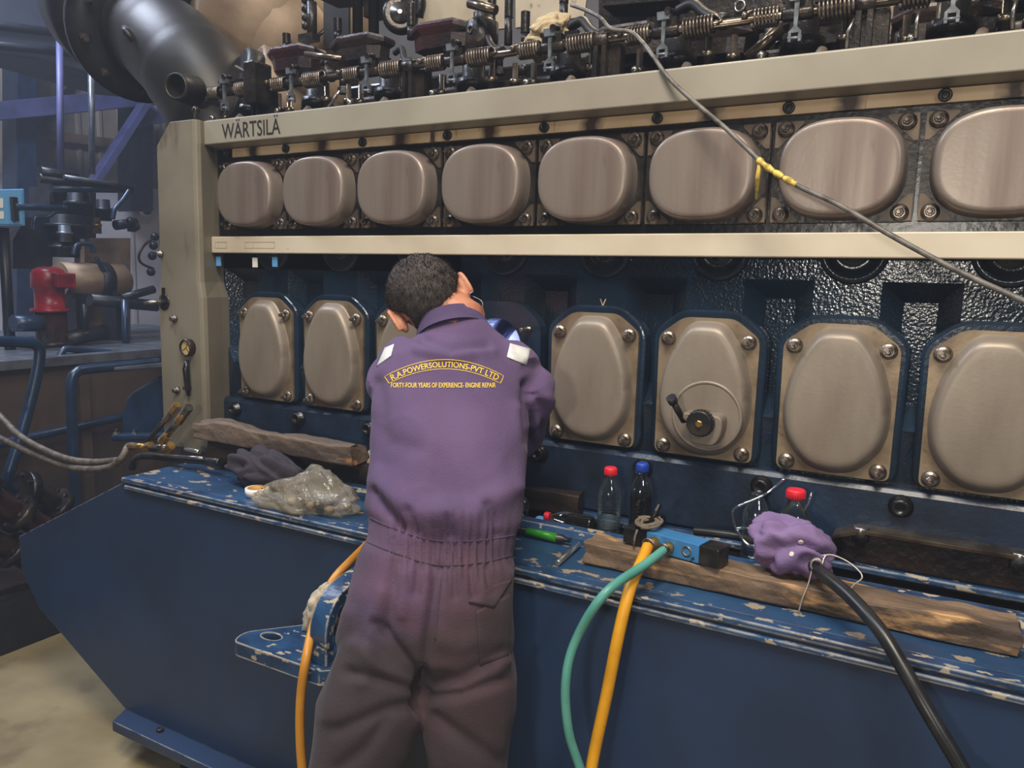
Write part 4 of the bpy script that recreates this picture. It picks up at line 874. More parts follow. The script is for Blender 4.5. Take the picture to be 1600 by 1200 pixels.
TB(MB().cyl((Lt*0.02, W*0.5, H-0.004), (Lt*0.02, W*0.5, H+0.004), 0.007, n=10), 'screw', 'nut_dark'); 
# cord tied round the tool
rp = []
for i in range(110):
    t = i/110*2*PI*4.5
    rp.append(M_ @ V((Lt*0.15+0.024*math.cos(t)+0.008*math.sin(t*0.37), W*0.5+0.022*math.sin(t)+0.006*math.cos(t*0.6), H+0.004+0.010*abs(math.sin(t*0.5+1))+0.006*(i/110))))
tail = [M_ @ V((Lt*0.1, -0.004, H)), M_ @ V((Lt*0.095, -0.012, H*0.6)), M_ @ V((Lt*0.09, -0.012, 0.002))]
cord = MB().tube(rp, 0.0034, 7); cord.tube(tail, 0.0028, 6)
solo(cord, 'tied_cord', 'rope', 'grey knotted cord tied around the blue air tool', 'cord', M_ @ V((Lt*0.15, W*0.5, H)))
# hoses
def hose(pts, r, name, mt, label, n=12, sub=10):
    q = spline(pts, sub); return solo(MB().tube(q, r, n), name, mt, label, 'hose', q[-1])
s0 = M_ @ V((Lt*0.3, -0.030, H*0.5)); s1 = M_ @ V((Lt*0.475, -0.028, H*0.5))
hose([s0, at(1003, 876, Y=s0.y-0.04), at(985, 918, Y=-0.415), at(968, 985, Y=-0.455), at(948, 1085, Y=-0.47), at(924, 1200, Y=-0.49), at(905, 1330, Y=-0.53), V((at(905, 1330, Y=-0.53).x-0.02, -0.56, 0.25)), V((0.44, -0.72, 0.03)), V((0.4, -1.3, 0.03))], 0.0128, 'yellow_air_hose', 'yellow_hose', 'yellow air hose hanging from the blue air tool')
hose([s1, at(1008, 882, Y=s1.y-0.075), at(945, 928, Y=-0.50), at(900, 1000, Y=-0.51), at(884, 1065, Y=-0.53), at(888, 1140, Y=-0.53), at(906, 1200, Y=-0.52), at(935, 1290, Y=-0.52), V((0.52, -0.54, 0.3)), V((0.55, -0.7, 0.03)), V((0.7, -1.3, 0.03))], 0.0098, 'teal_air_hose', 'teal_hose', 'teal green air hose looping down from the blue air tool')
hose([at(600, 826, Y=-0.405), at(585, 840, Y=-0.41), at(548, 876, Y=-0.43), at(522, 904, Y=-0.47), at(503, 940, Y=-0.54), at(489, 980, Y=-0.605), at(478, 1030, Y=-0.67), at(470, 1090, Y=-0.672), at(469, 1150, Y=-0.672), at(473, 1210, Y=-0.672), at(482, 1300, Y=-0.68), V((-0.36, -0.70, 0.25)), V((-0.36, -0.78, 0.03)), V((-0.5, -1.3, 0.03))], 0.0105, 'ochre_air_hose', 'ochre_hose', 'ochre yellow hose hanging over the bracket left of the man')

# crumpled cloth
def crumple(c, r, seed, mt, name, label, amp=0.35, freq=9.0, flat_z=None, fine=0.12, n=72, k=44, rot=None, ridge=True, cat='rag', squash=None):
    m = MB(); c = V(c); rg = []
    R_ = rot or Matrix.Identity(3)
    for i in range(k+1):
        t = PI*i/k; ring = []
        for j in range(n):
            f = 2*PI*j/n; d = V((math.sin(t)*math.cos(f), math.sin(t)*math.sin(f), -math.cos(t)))
            q = d*1.0
            s_ = V((seed*3.1, seed*1.7, seed*0.9))
            w_ = V((noise.noise(q*1.4+s_), noise.noise(q*1.4+s_+V((4,2,1))), noise.noise(q*1.4+s_+V((1,8,3)))))*0.9
            a1 = V((math.sin(seed), math.cos(seed*1.3), 0.6)); a2 = V((math.cos(seed*2.1), 0.5, math.sin(seed*0.7)))
            f1 = abs(math.sin(freq*0.42*(q+w_*0.9).dot(a1)+seed)); f2 = abs(math.sin(freq*0.62*(q+w_*1.2).dot(a2)+seed*2))
            n1 = noise.noise((q+w_)*1.3+s_)
            e = 1+amp*(0.55*(f1-0.6)+0.35*(f2-0.6)+0.5*n1)+fine*0.25*noise.noise(q*freq*0.9+s_)
            p = V((d.x*r[0], d.y*r[1], d.z*r[2]))*e
            p = R_ @ p + c
            if flat_z is not None and p.z < flat_z: p.z = flat_z+ (p.z-flat_z)*0.02
            ring.append(p)
        rg.append(ring)
    m.rings(rg, True, True, True)
    return solo(m, name, mt, label, cat, V((c.x, c.y, flat_z if flat_z is not None else c.z-r[2])))
c = at(1238, 856, Y=-0.205); c.z = max(c.z, 1.05)
rag = crumple(c, (0.088, 0.062, 0.062), 4, 'purple_rag', 'purple_rag_bundle', 'bundled purple cloth with white buttons tied on the end of a black hose', amp=0.42, freq=8, flat_z=1.012, rot=Matrix.Rotation(0.25, 3, 'Y'))
bpy.context.view_layer.update()
dg = bpy.context.evaluated_depsgraph_get()
def surf(o, px, py):
    q = (at(px, py, d=1)-CAM).normalized(); hit, loc, nor, _ = o.ray_cast(o.matrix_world.inverted() @ CAM, q)
    return (o.matrix_world @ loc, nor) if hit else (None, None)
for px, py in ((1251, 847), (1237, 866)):
    l_, n_ = surf(rag, px, py)
    if l_: MB().lathe(l_-n_*0.001, n_, [(0, 0.0056), (0.0025, 0.0056), (0.003, 0.004)], 14).build('button', 'button', rag)
hp_ = [at(1268, 882, Y=-0.24), at(1290, 900, Y=-0.30), at(1330, 934, Y=-0.36), at(1375, 985, Y=-0.42), at(1412, 1045, Y=-0.46), at(1450, 1112, Y=-0.49), at(1505, 1205, Y=-0.51), at(1560, 1310, Y=-0.53), V((1.1, -0.62, 0.35)), V((1.15, -0.8, 0.04)), V((1.3, -1.4, 0.04))]
q = spline(hp_, 26); bh = MB().tube(q, [0.0128+(0.0007 if i % 2 else 0) for i in range(len(q))], 14)
solo(bh, 'black_hose', 'black_hose', 'black ribbed hose running down from the purple rag bundle', 'hose', q[-1])
q = spline([at(1085, 830, Y=-0.1), at(1115, 833, Y=-0.104), at(1160, 840, Y=-0.11), at(1215, 858, Y=-0.13)], 12)
solo(MB().tube(q, 0.010, 12), 'black_oil_hose', 'black_hose', 'shiny black hose lying in the trough left of the purple rag', 'hose', q[0])
wr = MB()
tw = []
for i in range(46):
    t = i/46*2*PI*2.6; e = at(1277, 880, Y=-0.262)
    tw.append(e+V((0.010*math.cos(t), -0.010+0.006*math.sin(t*0.5), 0.012*math.sin(t))))
wr.tube(tw, 0.0018, 6)
wr.tube(spline([tw[-1], at(1268, 893, Y=-0.275), at(1262, 915, Y=-0.285), at(1254, 935, Y=-0.292), at(1248, 956, Y=-0.295)], 5), 0.0017, 6)
wr.tube(spline([tw[0], at(1292, 867, Y=-0.255), at(1318, 874, Y=-0.26), at(1340, 890, Y=-0.27), at(1347, 903, Y=-0.28), at(1333, 915, Y=-0.30), at(1322, 932, Y=-0.34)], 5), 0.0017, 6)
wr.tube(spline([at(1283, 868, Y=-0.255), at(1305, 868, Y=-0.25), at(1335, 884, Y=-0.262)], 5), 0.0015, 6)
solo(wr, 'binding_wire', 'wire', 'twisted pale wire binding the purple rag to the black hose', 'wire', tw[0])
# safety goggles
gg = thing('safety_goggles', at(1180, 840, Z=0.99), 'clear plastic safety goggles lying behind the purple rag', 'goggles')
Yg = -0.115
MB().tube(spline([at(1226, 748, Y=Yg+0.03), at(1196, 772, Y=Yg+0.02), at(1160, 788, Y=Yg), at(1146, 797, Y=Yg), at(1146, 812, Y=Yg), at(1153, 832, Y=Yg), at(1166, 842, Y=Yg)], 6), [0.0028]*36+[0.004], 8).build('temple_arm', 'goggle', gg)
MB().tube(spline([at(1150, 826, Y=Yg-0.01), at(1170, 826, Y=Yg-0.015), at(1182, 838, Y=Yg-0.02), at(1190, 852, Y=Yg-0.02), at(1172, 852, Y=Yg-0.02), at(1160, 842, Y=Yg-0.015), at(1152, 828, Y=Yg-0.01)], 6), 0.0032, 8).build('lens_rim', 'goggle', gg)
MB().tube(spline([at(1256, 800, Y=Yg+0.02), at(1264, 784, Y=Yg+0.02), at(1268, 770, Y=Yg+0.03)], 5), 0.0026, 8).build('temple_arm', 'goggle', gg)

# rags and the bag on the left end
crumple(at(420, 745, Z=0.985)+V((0, -0.012, 0.01)), (0.15, 0.052, 0.072), 9, 'dark_rag', 'dark_rag', 'dark grey purple rag heaped in front of the timber block', amp=0.5, freq=6, flat_z=0.954, rot=Matrix.Rotation(0.12, 3, 'Y'))
crumple(at(572, 722, Y=-0.10)+V((0.075, 0, 0.012)), (0.065, 0.03, 0.045), 6, 'cloth_beige', 'beige_cloth', 'beige cloth lump behind the left side of the man', amp=0.35, freq=6, flat_z=1.0505)
p = at(400, 773, Z=0.955)+V((0.0, -0.006, 0))
tp = thing('tape_roll', (p.x, p.y+0.01, 0.9535), 'roll of white tape with brown core beside the plastic bag', 'tape')
MB().lathe((p.x, p.y+0.01, 0.9535), (0, 0, 1), [(0, 0.0275), (0, 0.034), (0.022, 0.034), (0.022, 0.0275), (0, 0.0275)], 30, cap0=False, cap1=False).build('tape', 'tape_white', tp)
MB().lathe((p.x, p.y+0.01, 0.9535), (0, 0, 1), [(0.0005, 0.025), (0.0005, 0.0272), (0.0225, 0.0272), (0.0225, 0.025), (0.0005, 0.025)], 30, cap0=False, cap1=False).build('tape_core', 'tape_inner', tp)
bgc = at(484, 779, Z=0.985)
bag = thing('plastic_bag', V((bgc.x, bgc.y, 0.954)), 'crumpled clear plastic bag of small parts on the blue shelf', 'bag')
m = MB(); rg = []
R_ = Matrix.Rotation(0.2, 3, 'Z'); kk, nn = 30, 60
for i in range(kk+1):
    t = PI*i/kk; ring = []
    for j in range(nn):
        f = 2*PI*j/nn; d = V((math.sin(t)*math.cos(f), math.sin(t)*math.sin(f), -math.cos(t)))
        wv = V((noise.noise(d*1.6), noise.noise(d*1.6+V((4, 1, 2))), noise.noise(d*1.6+V((8, 3, 1)))))
        e = 1+0.35*noise.noise(d*2.0+V((3, 1, 5)))+0.22*abs(math.sin(5*(d+wv).dot(V((0.8, 0.3, 0.6)))))+0.10*abs(math.sin(11*(d+wv*0.7).dot(V((-0.3, 0.6, 0.7)))))
        p = V((d.x*0.115, d.y*0.055, d.z*0.052))*e
        if d.z > 0.2: p.z += 0.045*max(0, 1-((p.x-0.03)/0.06)**2)*(d.z-0.2)
        if d.x < -0.3: p.x -= 0.05*(-d.x-0.3); p.z *= 1-0.8*(-d.x-0.3)
        p = R_ @ p + bgc; p.z = max(p.z, 0.9545+0.001*math.sin(j))
        ring.append(p)
    rg.append(ring)
m.rings(rg, True, True, True); m.build('bag_film', 'bag_film', bag)
for i in range(7):
    x, y = bgc.x-0.07+0.024*i, bgc.y+0.012*math.sin(i*2.1)
    q = MB().lathe((x, y, 0.957), (0.2*math.sin(i), 0.3*math.cos(i*1.7), 1), [(0, 0.012), (0.014+0.01*(i % 3), 0.013), (0.018+0.01*(i % 3), 0.006)], 8)
    q.build('small_part', ['cloth_beige', 'lagging', 'steel'][i % 3], bag)
p = at(468, 995, Z=0.727)
crumple(V((p.x+0.03, p.y+0.05, 0.775)), (0.042, 0.035, 0.085), 13, 'grey_rag', 'grey_rag', 'pale grey rag stuffed behind the bracket strap beside the man', amp=0.5, freq=9, flat_z=0.727, rot=Matrix.Rotation(0.35, 3, 'Y'))
# rag on the engine top
crumple(at(855, 58, Y=0.19), (0.075, 0.045, 0.05), 21, 'cloth_beige', 'grease_rag', 'greasy beige rag lying on top of the engine among the pumps', amp=0.5, freq=7, rot=Matrix.Rotation(-0.5, 3, 'Y'))
# cable slung over the engine
cp = [at(893, 8, Y=0.22), at(915, 16, Y=0.18), at(938, 28, Y=0.14), at(955, 45, Y=0.065), at(985, 50, Y=0.045), at(1003, 65, Y=0.0), at(1022, 90, Y=-0.05), at(1045, 122, Y=-0.075), at(1080, 155, Y=-0.095), at(1130, 197, Y=-0.12), at(1165, 230, Y=-0.14), at(1200, 262, Y=-0.16), at(1250, 292, Y=-0.18), at(1310, 320, Y=-0.22), at(1400, 372, Y=-0.27), at(1500, 425, Y=-0.33), at(1610, 475, Y=-0.4), at(1750, 540, Y=-0.5), V((1.25, -0.75, 0.9)), V((1.3, -0.9, 0.02))]
q = spline(cp, 10); cab = thing('cable', q[60], 'thin grey cable slung over the engine with a yellow taped joint', 'cable')
MB().tube(q, 0.0052, 10).build('sheath', 'cable_grey', cab)
i0 = 10*11-4; MB().tube(q[i0:i0+14], [0.0065+0.0016*math.sin(i*1.9) for i in range(14)], 10).build('tape_joint', 'tape_yellow', cab)
MB().tube([q[i0+1], q[i0+1]+V((-0.006, 0.01, -0.03)), q[i0+1]+V((-0.008, 0.02, -0.075))], [0.006, 0.005, 0.003], 8).build('tape_tail', 'tape_yellow', cab)

# ================================================================== left of the engine: fittings, hoses, neighbouring machines
def Q(px, py, Y): return at(px, py, Y=Y)
ft = thing('hydraulic_fitting', Q(245, 705, -0.16), 'brass and steel hydraulic fittings at the foot of the end column', 'fitting')
Yf = -0.17
MB().tube([Q(222, 700, Yf+0.03), Q(262, 652, Yf+0.05)], 0.0085, 10).build('pipe', 'brown_iron', ft)
MB().cyl(Q(258, 657, Yf+0.05), Q(266, 647, Yf+0.05), 0.012, n=6, smooth=False).build('nut', 'shaft_steel', ft)
MB().cyl(Q(268, 643, Yf+0.05), Q(277, 632, Yf+0.05), 0.013, n=6, smooth=False).build('nut', 'brass', ft)
MB().cyl(Q(260, 682, Yf), Q(292, 642, Yf), 0.011, n=12).build('pipe', 'steel', ft)
for a, c_, mt in (((252, 690), (262, 680), 'brass'), ((278, 660), (287, 648), 'brass'), ((288, 646), (296, 636), 'steel'), ((225, 700), (236, 696), 'brass'), ((258, 704), (268, 696), 'brass')):
    MB().cyl(Q(*a, Yf), Q(*c_, Yf), 0.0155, n=6, smooth=False).build('nut', mt, ft)
MB().cyl(Q(236, 700, Yf), Q(262, 699, Yf), 0.013, n=12).build('tee', 'steel', ft)
MB().cyl(Q(203, 697, Yf), Q(228, 698, Yf), 0.0125, n=12).build('union', 'brass', ft)
MB().tube(spline([Q(206, 732, -0.2), Q(212, 718, -0.2), Q(228, 712, -0.2), Q(270, 716, -0.2), Q(345, 722, -0.2)], 6), 0.013, 12).build('pipe', 'black_hose', ft)
MB().tube(spline([Q(290, 702, -0.2), Q(312, 706, -0.2)], 3), 0.008, 8).build('pipe', 'bright_steel', ft)
MB().tube(spline([Q(240, 711, -0.215), Q(318, 716, -0.215)], 3), 0.006, 8).build('pipe', 'steel', ft)
for lab, pts in (('upper braided grey hose sagging in from the left edge', [(-260, 400), (-140, 520), (-60, 592), (-5, 645), (30, 680), (70, 703), (110, 718), (150, 722), (185, 719)]),
                 ('lower braided grey hose sagging up to the brass fittings', [(-260, 500), (-150, 600), (-60, 658), (-5, 682), (50, 708), (90, 724), (130, 733), (170, 730), (190, 716), (200, 698), (212, 697)])):
    q = spline([Q(x, y, -0.17 if i > len(pts)-3 else -0.2) for i, (x, y) in enumerate(pts)], 8)
    solo(MB().tube(q, 0.0125, 12), 'braided_hose', 'grey_hose', lab, 'hose', q[0], 'braided hoses at the left edge')
# blue engine foot behind the column
Y0 = 0.12
w_ = [Q(x, y, Y0) for x, y in ((190, 684), (190, 648), (197, 622), (206, 612), (246, 588), (262, 588), (262, 684))]
fo = MB().prism([(p.x, p.z) for p in w_], 'y', Y0, Y0+0.12).build('engine_foot', 'bg_blue', eng, 0.012, 3); fo['label'] = 'glossy blue cast engine foot'
w_ = [Q(x, y, Y0-0.06) for x, y in ((172, 680), (172, 690), (268, 688), (268, 678))]
MB().prism([(p.x, p.z) for p in w_], 'y', Y0-0.06, Y0+0.2).build('foot_plate', 'bg_blue', fo, 0.008, 3)
w_ = [Q(x, y, Y0-0.03) for x, y in ((178, 574), (178, 579), (262, 574), (262, 566))]
MB().prism([(p.x, p.z) for p in w_], 'y', Y0-0.03, Y0+0.25).build('top_plate', 'bg_plate', fo, 0.003)
for x in (182, 211): MB().lathe(Q(x, 682, Y0-0.03), (0, 0, 1), [(0, 0.014), (0.016, 0.014), (0.016, 0.008), (0.03, 0.008)], 6, False).build('foot_bolt', 'nut_metal', fo)

# --- neighbouring machine skid
XB = -3.4
sk = thing('auxiliary_skid', (-4.0, 0.8, 0), 'dark brown machine skid with steel deck behind the left end of the engine', 'skid')
MB().box((-5.4, -0.9, 0.0), (XB, 2.6, 1.06)).build('skid_side', 'bg_brown', sk)
MB().box((-5.4, -0.9, 1.06), (XB+0.05, 2.6, 1.115)).build('deck', 'bg_plate', sk, 0.004)
for y in (0.15, 0.75, 1.35): MB().box((XB, y, 0.05), (XB+0.05, y+0.06, 1.05)).build('stiffener', 'bg_brown', sk)
MB().cyl((XB+0.08, -0.9, 0.62), (XB+0.08, 2.4, 0.80), 0.025, n=10).build('skid_pipe', 'bg_blue', sk)
lowp = thing('dark_plinth', (-2.9, 0.0, 0), 'low dark plinth on the floor left of the base frame', 'plinth')
MB().box((-3.3, -1.6, 0.0), (-2.35, 1.8, 0.22)).build('plinth_body', 'bg_dark', lowp, 0.01)
MB().box((-3.25, -1.6, 0.2205), (-2.45, 1.8, 0.24)).build('plinth_top', 'brown_iron', lowp)
def X(px, py, xx): return at(px, py, X=xx)
# flanged pipes in front of it
for nm, lab, pts, r_, mt, fl_ in (
    ('flanged_pipe', 'thick dark flanged pipe curving down beside the base frame corner', [(40, 768), (62, 772), (85, 792), (120, 822), (150, 860)], 0.055, 'dark_iron', 0),
    ('flanged_pipe', 'red brown flanged pipe at the lower left edge', [(-30, 770), (10, 792), (45, 812), (95, 840)], 0.05, 'red_iron', 1),
    ('flanged_pipe', 'lowest oily brown pipe with a union at the left edge', [(-30, 838), (5, 852), (30, 868), (70, 890)], 0.045, 'brown_iron', 1)):
    q = spline([X(x, y, {0.055: -2.66, 0.05: -2.44, 0.045: -2.44}[r_]) for x, y in pts], 6)
    t = thing(nm, (q[0].x, q[0].y, q[-1].z), lab, 'pipe', 'pipes beside the plinth')
    MB().tube(q, r_, 16).build('pipe', mt, t)
    for k_ in (0, len(q)//2):
        d_ = (q[k_+1]-q[k_])
        MB().lathe(q[k_], d_, [(-0.02, r_*1.7), (0.02, r_*1.7), (0.02, r_*1.1)], 22).build('flange', 'dark_iron', t)
        a_ = d_.normalized(); o1 = a_.orthogonal().normalized(); o2 = a_.cross(o1)
        for j in range(6): MB().lathe(q[k_]+(o1*math.cos(j*PI/3)+o2*math.sin(j*PI/3))*r_*1.4, a_, [(-0.03, 0.01), (0.03, 0.01)], 6, False).build('bolt', 'nut_dark', t)
# handrails of blue tube
for lab, pts, xx, r_ in (('blue tube handrail bent at the far left edge', [(-60, 533), (-20, 533), (40, 535), (58, 540), (62, 556), (52, 610), (30, 690), (14, 740), (12, 756), (24, 766)], -2.6, 0.024),
                     ('blue tube handrail standing in front of the skid', [(248, 566), (200, 571), (135, 577), (120, 582), (112, 596), (112, 640), (115, 720), (118, 790), (120, 838)], -2.9, 0.026),
                     ('short blue grab rail lying on the skid deck', [(86, 568), (98, 549), (106, 545), (130, 548), (172, 551)], -3.44, 0.02)):
    q = spline([X(x, y, xx) for x, y in pts], 6)
    solo(MB().tube(q, r_, 14), 'tube_handrail', 'bg_blue', lab, 'handrail', min(q, key=lambda p: p.z), 'blue tube handrails')

# --- oil module on the skid deck
XM = -4.1
om = thing('lagged_tank', (XM, 0.9, 1.115), 'horizontal brown lagged tank with a dark strap', 'tank')
a, c_ = X(92, 437, XM), X(196, 441, XM)
dd = (c_-a)
MB().lathe(a, dd, [(0, 0.115), (dd.length*0.92, 0.125), (dd.length, 0.09)], 32).build('tank_shell', 'lagging', om)
MB().lathe(a+dd*0.50, dd, [(0, 0.122), (0, 0.130), (0.085, 0.132), (0.085, 0.122)], 32, cap0=False, cap1=False).build('strap', 'bg_dark', om)
for t in (0.2, 0.8):
    p = a+dd*t; MB().box((p.x-0.08, p.y-0.04, 1.116), (p.x+0.08, p.y+0.04, p.z-0.08)).build('saddle', 'bg_dark', om)
p = X(76, 440, -3.95)
mo = thing('red_motor', (p.x, p.y, 1.115), 'red electric motor standing upright before the lagged tank', 'motor')
MB().lathe((p.x, p.y, X(76, 487, -3.95).z), (0, 0, 1), [(0, 0.11), (0.02, 0.11), (0.02, 0.085), (0.14, 0.085), (0.15, 0.1), (0.235, 0.098), (0.26, 0.085), (0.275, 0.06), (0.28, 0.02)], 28).build('motor_body', 'red_motor', mo)
q0 = X(97, 438, -3.85); MB().box(q0-V((0.05, 0.06, 0.045)), q0+V((0.05, 0.06, 0.045))).build('terminal_box', 'red_motor', mo, 0.008)
MB().lathe((p.x, p.y, 1.116), (0, 0, 1), [(0, 0.13), (0.03, 0.13), (0.03, 0.09), (X(76, 487, -3.95).z-1.116, 0.09)], 24).build('pump_foot', 'red_iron', mo)
fm = thing('filter_module', (-4.4, 1.0, 1.115), 'dark cluster of oil filters, valves and pipes above the tank', 'machinery')
def vcyl(px0, px1, y0, y1, xx, mt, nm, extra=()):
    a_, b_ = X(px0, y1, xx), X(px1, y1, xx); r_ = (b_-a_).length/2; c0 = (a_+b_)/2; h_ = X((px0+px1)/2, y0, xx).z-c0.z
    MB().lathe(c0, (0, 0, 1), [(0, r_), (h_*0.45, r_), (h_*0.45, r_*1.15), (h_*0.6, r_*1.15), (h_*0.6, r_*0.9), (h_, r_*0.85)]+list(extra), 20).build(nm, mt, fm)
def bar(a_, b_, r_, xx, mt, nm='pipe', n=12): MB().cyl(X(*a_, xx), X(*b_, xx), r_, n=n).build(nm, mt, fm)
vcyl(80, 134, 336, 372, XM-0.1, 'bg_dark', 'filter_housing'); vcyl(106, 142, 300, 338, XM-0.1, 'bg_dark', 'filter_housing'); vcyl(152, 173, 312, 345, XM-0.1, 'bg_dark', 'valve_body')
vcyl(84, 118, 288, 316, XM-0.2, 'bg_dark', 'valve_body'); vcyl(92, 112, 352, 378, XM, 'bg_plate', 'chrome_cap'); vcyl(84, 122, 372, 402, XM-0.1, 'bg_dark', 'filter_housing')
vcyl(146, 158, 340, 365, XM-0.05, 'brass', 'brass_plug')
w_ = [X(x, y, XM-0.3) for x, y in ((132, 549), (204, 549), (204, 372), (132, 372))]
MB().prism([(p.y, p.z) for p in w_], 'x', XM-0.42, XM-0.3).build('frame_box', 'lagging', fm)
w_ = [X(x, y, XM-0.15) for x, y in ((20, 420), (82, 420), (82, 340), (40, 340), (20, 375))]
MB().prism([(p.y, p.z) for p in w_], 'x', XM-0.5, XM-0.15).build('dark_cabinet', 'bg_dark', fm)
w_ = [X(x, y, XM-0.35) for x, y in ((78, 400), (150, 400), (150, 290), (78, 290))]
MB().prism([(p.y, p.z) for p in w_], 'x', XM-0.6, XM-0.35).build('dark_cabinet', 'bg_dark', fm)
bar((60, 278), (205, 296), 0.03, XM, 'bg_dark'); bar((80, 294), (200, 296), 0.025, XM, 'bg_blue'); bar((62, 268), (120, 278), 0.035, XM, 'bg_dark'); bar((100, 276), (180, 288), 0.014, XM+0.05, 'bg_plate')
for p_ in ([(202, 297), (192, 312), (180, 326), (176, 342)], [(115, 398), (118, 386), (126, 381), (142, 383), (146, 395)], [(150, 402), (160, 420), (172, 445), (180, 462), (190, 468)], [(20, 322), (50, 323), (105, 325)], [(52, 360), (56, 340), (72, 340), (86, 330)]):
    MB().tube(spline([X(x, y, XM+0.1) for x, y in p_], 6), 0.016, 10).build('pipe', 'bg_blue', fm)
bar((140, 468), (245, 478), 0.04, XM+0.2, 'bg_dark'); bar((180, 352), (212, 348), 0.035, XM-0.1, 'bg_dark'); bar((206, 342), (206, 362), 0.03, XM-0.1, 'bg_dark'); bar((190, 466), (240, 452), 0.028, XM+0.2, 'bg_dark')
bar((100, 530), (165, 518), 0.05, XM+0.2, 'bg_dark'); bar((20, 505), (65, 505), 0.05, XM+0.3, 'bg_blue'); bar((195, 468), (197, 560), 0.022, XM+0.3, 'bg_blue'); bar((132, 475), (132, 515), 0.02, XM+0.3, 'bg_dark')
for x, y in ((204, 346), (212, 354), (242, 370), (240, 384), (238, 400), (236, 425)):
    MB().sphere(X(x, y, XM+0.1), 0.03, 12, 8).build('valve_knob', 'bg_dark', fm)
MB().tube(spline([X(x, y, XM+0.1) for x, y in ((240, 372), (225, 384), (217, 400), (222, 412), (240, 420))], 6), 0.009, 8).build('pipe', 'tool_black', fm)
pc = thing('control_panel', X(18, 372, XM+0.3), 'light blue control panel box at the left edge', 'panel')
w_ = [X(x, y, XM+0.3) for x, y in ((-45, 354), (40, 353), (38, 295), (-45, 297))]
MB().prism([(p.y, p.z) for p in w_], 'x', XM+0.05, XM+0.3).build('panel_case', 'panel_blue', pc, 0.006)
w_ = [X(x, y, XM+0.304) for x, y in ((-40, 350), (35, 350), (34, 299), (-40, 300))]
MB().prism([(p.y, p.z) for p in w_], 'x', XM+0.3, XM+0.304).build('panel_door', 'panel_face', pc)
for x0_, x1_, y0_, y1_, mt in ((-12, 5, 310, 325, 'tape_white'), (-12, 6, 330, 342, 'tape_white'), (-30, -16, 312, 340, 'tool_black')):
    w_ = [X(x, y, XM+0.308) for x, y in ((x0_, y1_), (x1_, y1_), (x1_, y0_), (x0_, y0_))]
    MB().prism([(p.y, p.z) for p in w_], 'x', XM+0.304, XM+0.308).build('panel_label', mt, pc)
MB().box(X(20, 345, XM+0.3)-V((0, 0.012, 0)), X(20, 308, XM+0.3)+V((0.03, 0.012, 0))).build('panel_handle', 'tool_black', pc, 0.003)
MB().cyl(X(22, 322, XM+0.32), X(95, 326, XM+0.2), 0.02, n=10).build('panel_conduit', 'bg_blue', pc)
MB().cyl(V((X(0, 380, XM+0.2).x, X(5, 380, XM+0.2).y, 1.116)), X(5, 356, XM+0.2), 0.03, n=12).build('panel_post', 'bg_dark', pc)
# --- steelwork of the hall
XW = -8.0
def steel(name, lab, pts, xx, th, mt, cat='beam'):
    w_ = [X(x, y, xx) for x, y in pts]
    m = MB().prism([(p.y, p.z) for p in w_], 'x', xx-th, xx)
    return solo(m, name, mt, lab, cat, w_[0], bevel=0.01)
steel('steel_beam', 'violet blue horizontal steel beam behind the turbocharger', [(-40, 192), (300, 158), (300, 130), (-40, 162)], XW, 0.25, 'violet_steel')
steel('steel_beam', 'violet gusset plate below the beam beside the end column', [(212, 200), (268, 190), (240, 165), (225, 165)], XW+0.1, 0.1, 'violet_steel')
steel('steel_column', 'dark navy steel column at the far left', [(26, 560), (58, 560), (58, 20), (26, 20)], XW-0.3, 0.3, 'bg_blue', 'column')
steel('steel_column', 'dark steel column just left of the end column', [(206, 330), (240, 330), (240, 150), (206, 150)], XW-0.4, 0.3, 'bg_dark', 'column')
steel('diagonal_brace', 'dark diagonal steel brace rising to the beam', [(140, 292), (156, 292), (240, 160), (226, 160)], XW+0.251, 0.15, 'violet_steel', 'brace')
steel('diagonal_brace', 'thin dark diagonal strut against the cladding', [(62, 200), (70, 200), (150, 92), (142, 92)], -9.06, 0.09, 'bg_dark', 'brace')
steel('wall_girt', 'brown horizontal wall girt under the violet beam', [(50, 216), (250, 240), (250, 226), (50, 200)], -9.06, 0.09, 'lagging', 'girt')
for lab, x, y0, y1, mt in (('plain violet vent pole above the control panel', 96, 100, 268, 'violet_steel'), ('speckled grey pole right of the violet pole', 145, 120, 272, 'bg_plate')):
    xx = XM-0.3; solo(MB().cyl(X(x-1, y1, xx), X(x-3, y0-40, xx), 0.022, n=12), 'pole', mt, lab, 'pole', X(x-1, y1, xx))
dk = thing('ventilation_duct', X(70, 60, -5.5), 'large dark ventilation duct under the roof at top left', 'duct')
w_ = [X(x, y, -5.2) for x, y in ((-80, 75), (60, 92), (215, 138), (330, 150), (330, 60), (140, -60), (-80, -80))]
MB().prism([(p.y, p.z) for p in w_], 'x', -5.8, -5.2).build('duct_body', 'roof_dark', dk, 0.03, 3)
for x0_, x1_, y_ in ((-80, 150, 30), (-80, 190, 62)):
    p, q_ = X(x0_, y_, -5.19), X(x1_, y_+28, -5.19); MB().cyl(p, q_, 0.03, n=10).build('duct_seam', 'bg_dark', dk)
cc = thing('security_camera', X(226, 330, -8.95), 'small white security camera on the white wall', 'camera')
c0 = X(228, 328, -8.85)
MB().box((-9, c0.y-0.05, c0.z-0.02), (-8.93, c0.y+0.05, c0.z+0.1)).build('mount', 'camera_white', cc, 0.01)
MB().lathe(c0+V((-0.1, 0.03, 0.01)), V((0.9, -0.35, -0.15)), [(0, 0.06), (0.02, 0.075), (0.2, 0.075), (0.21, 0.068)], 22).build('housing', 'camera_white', cc)
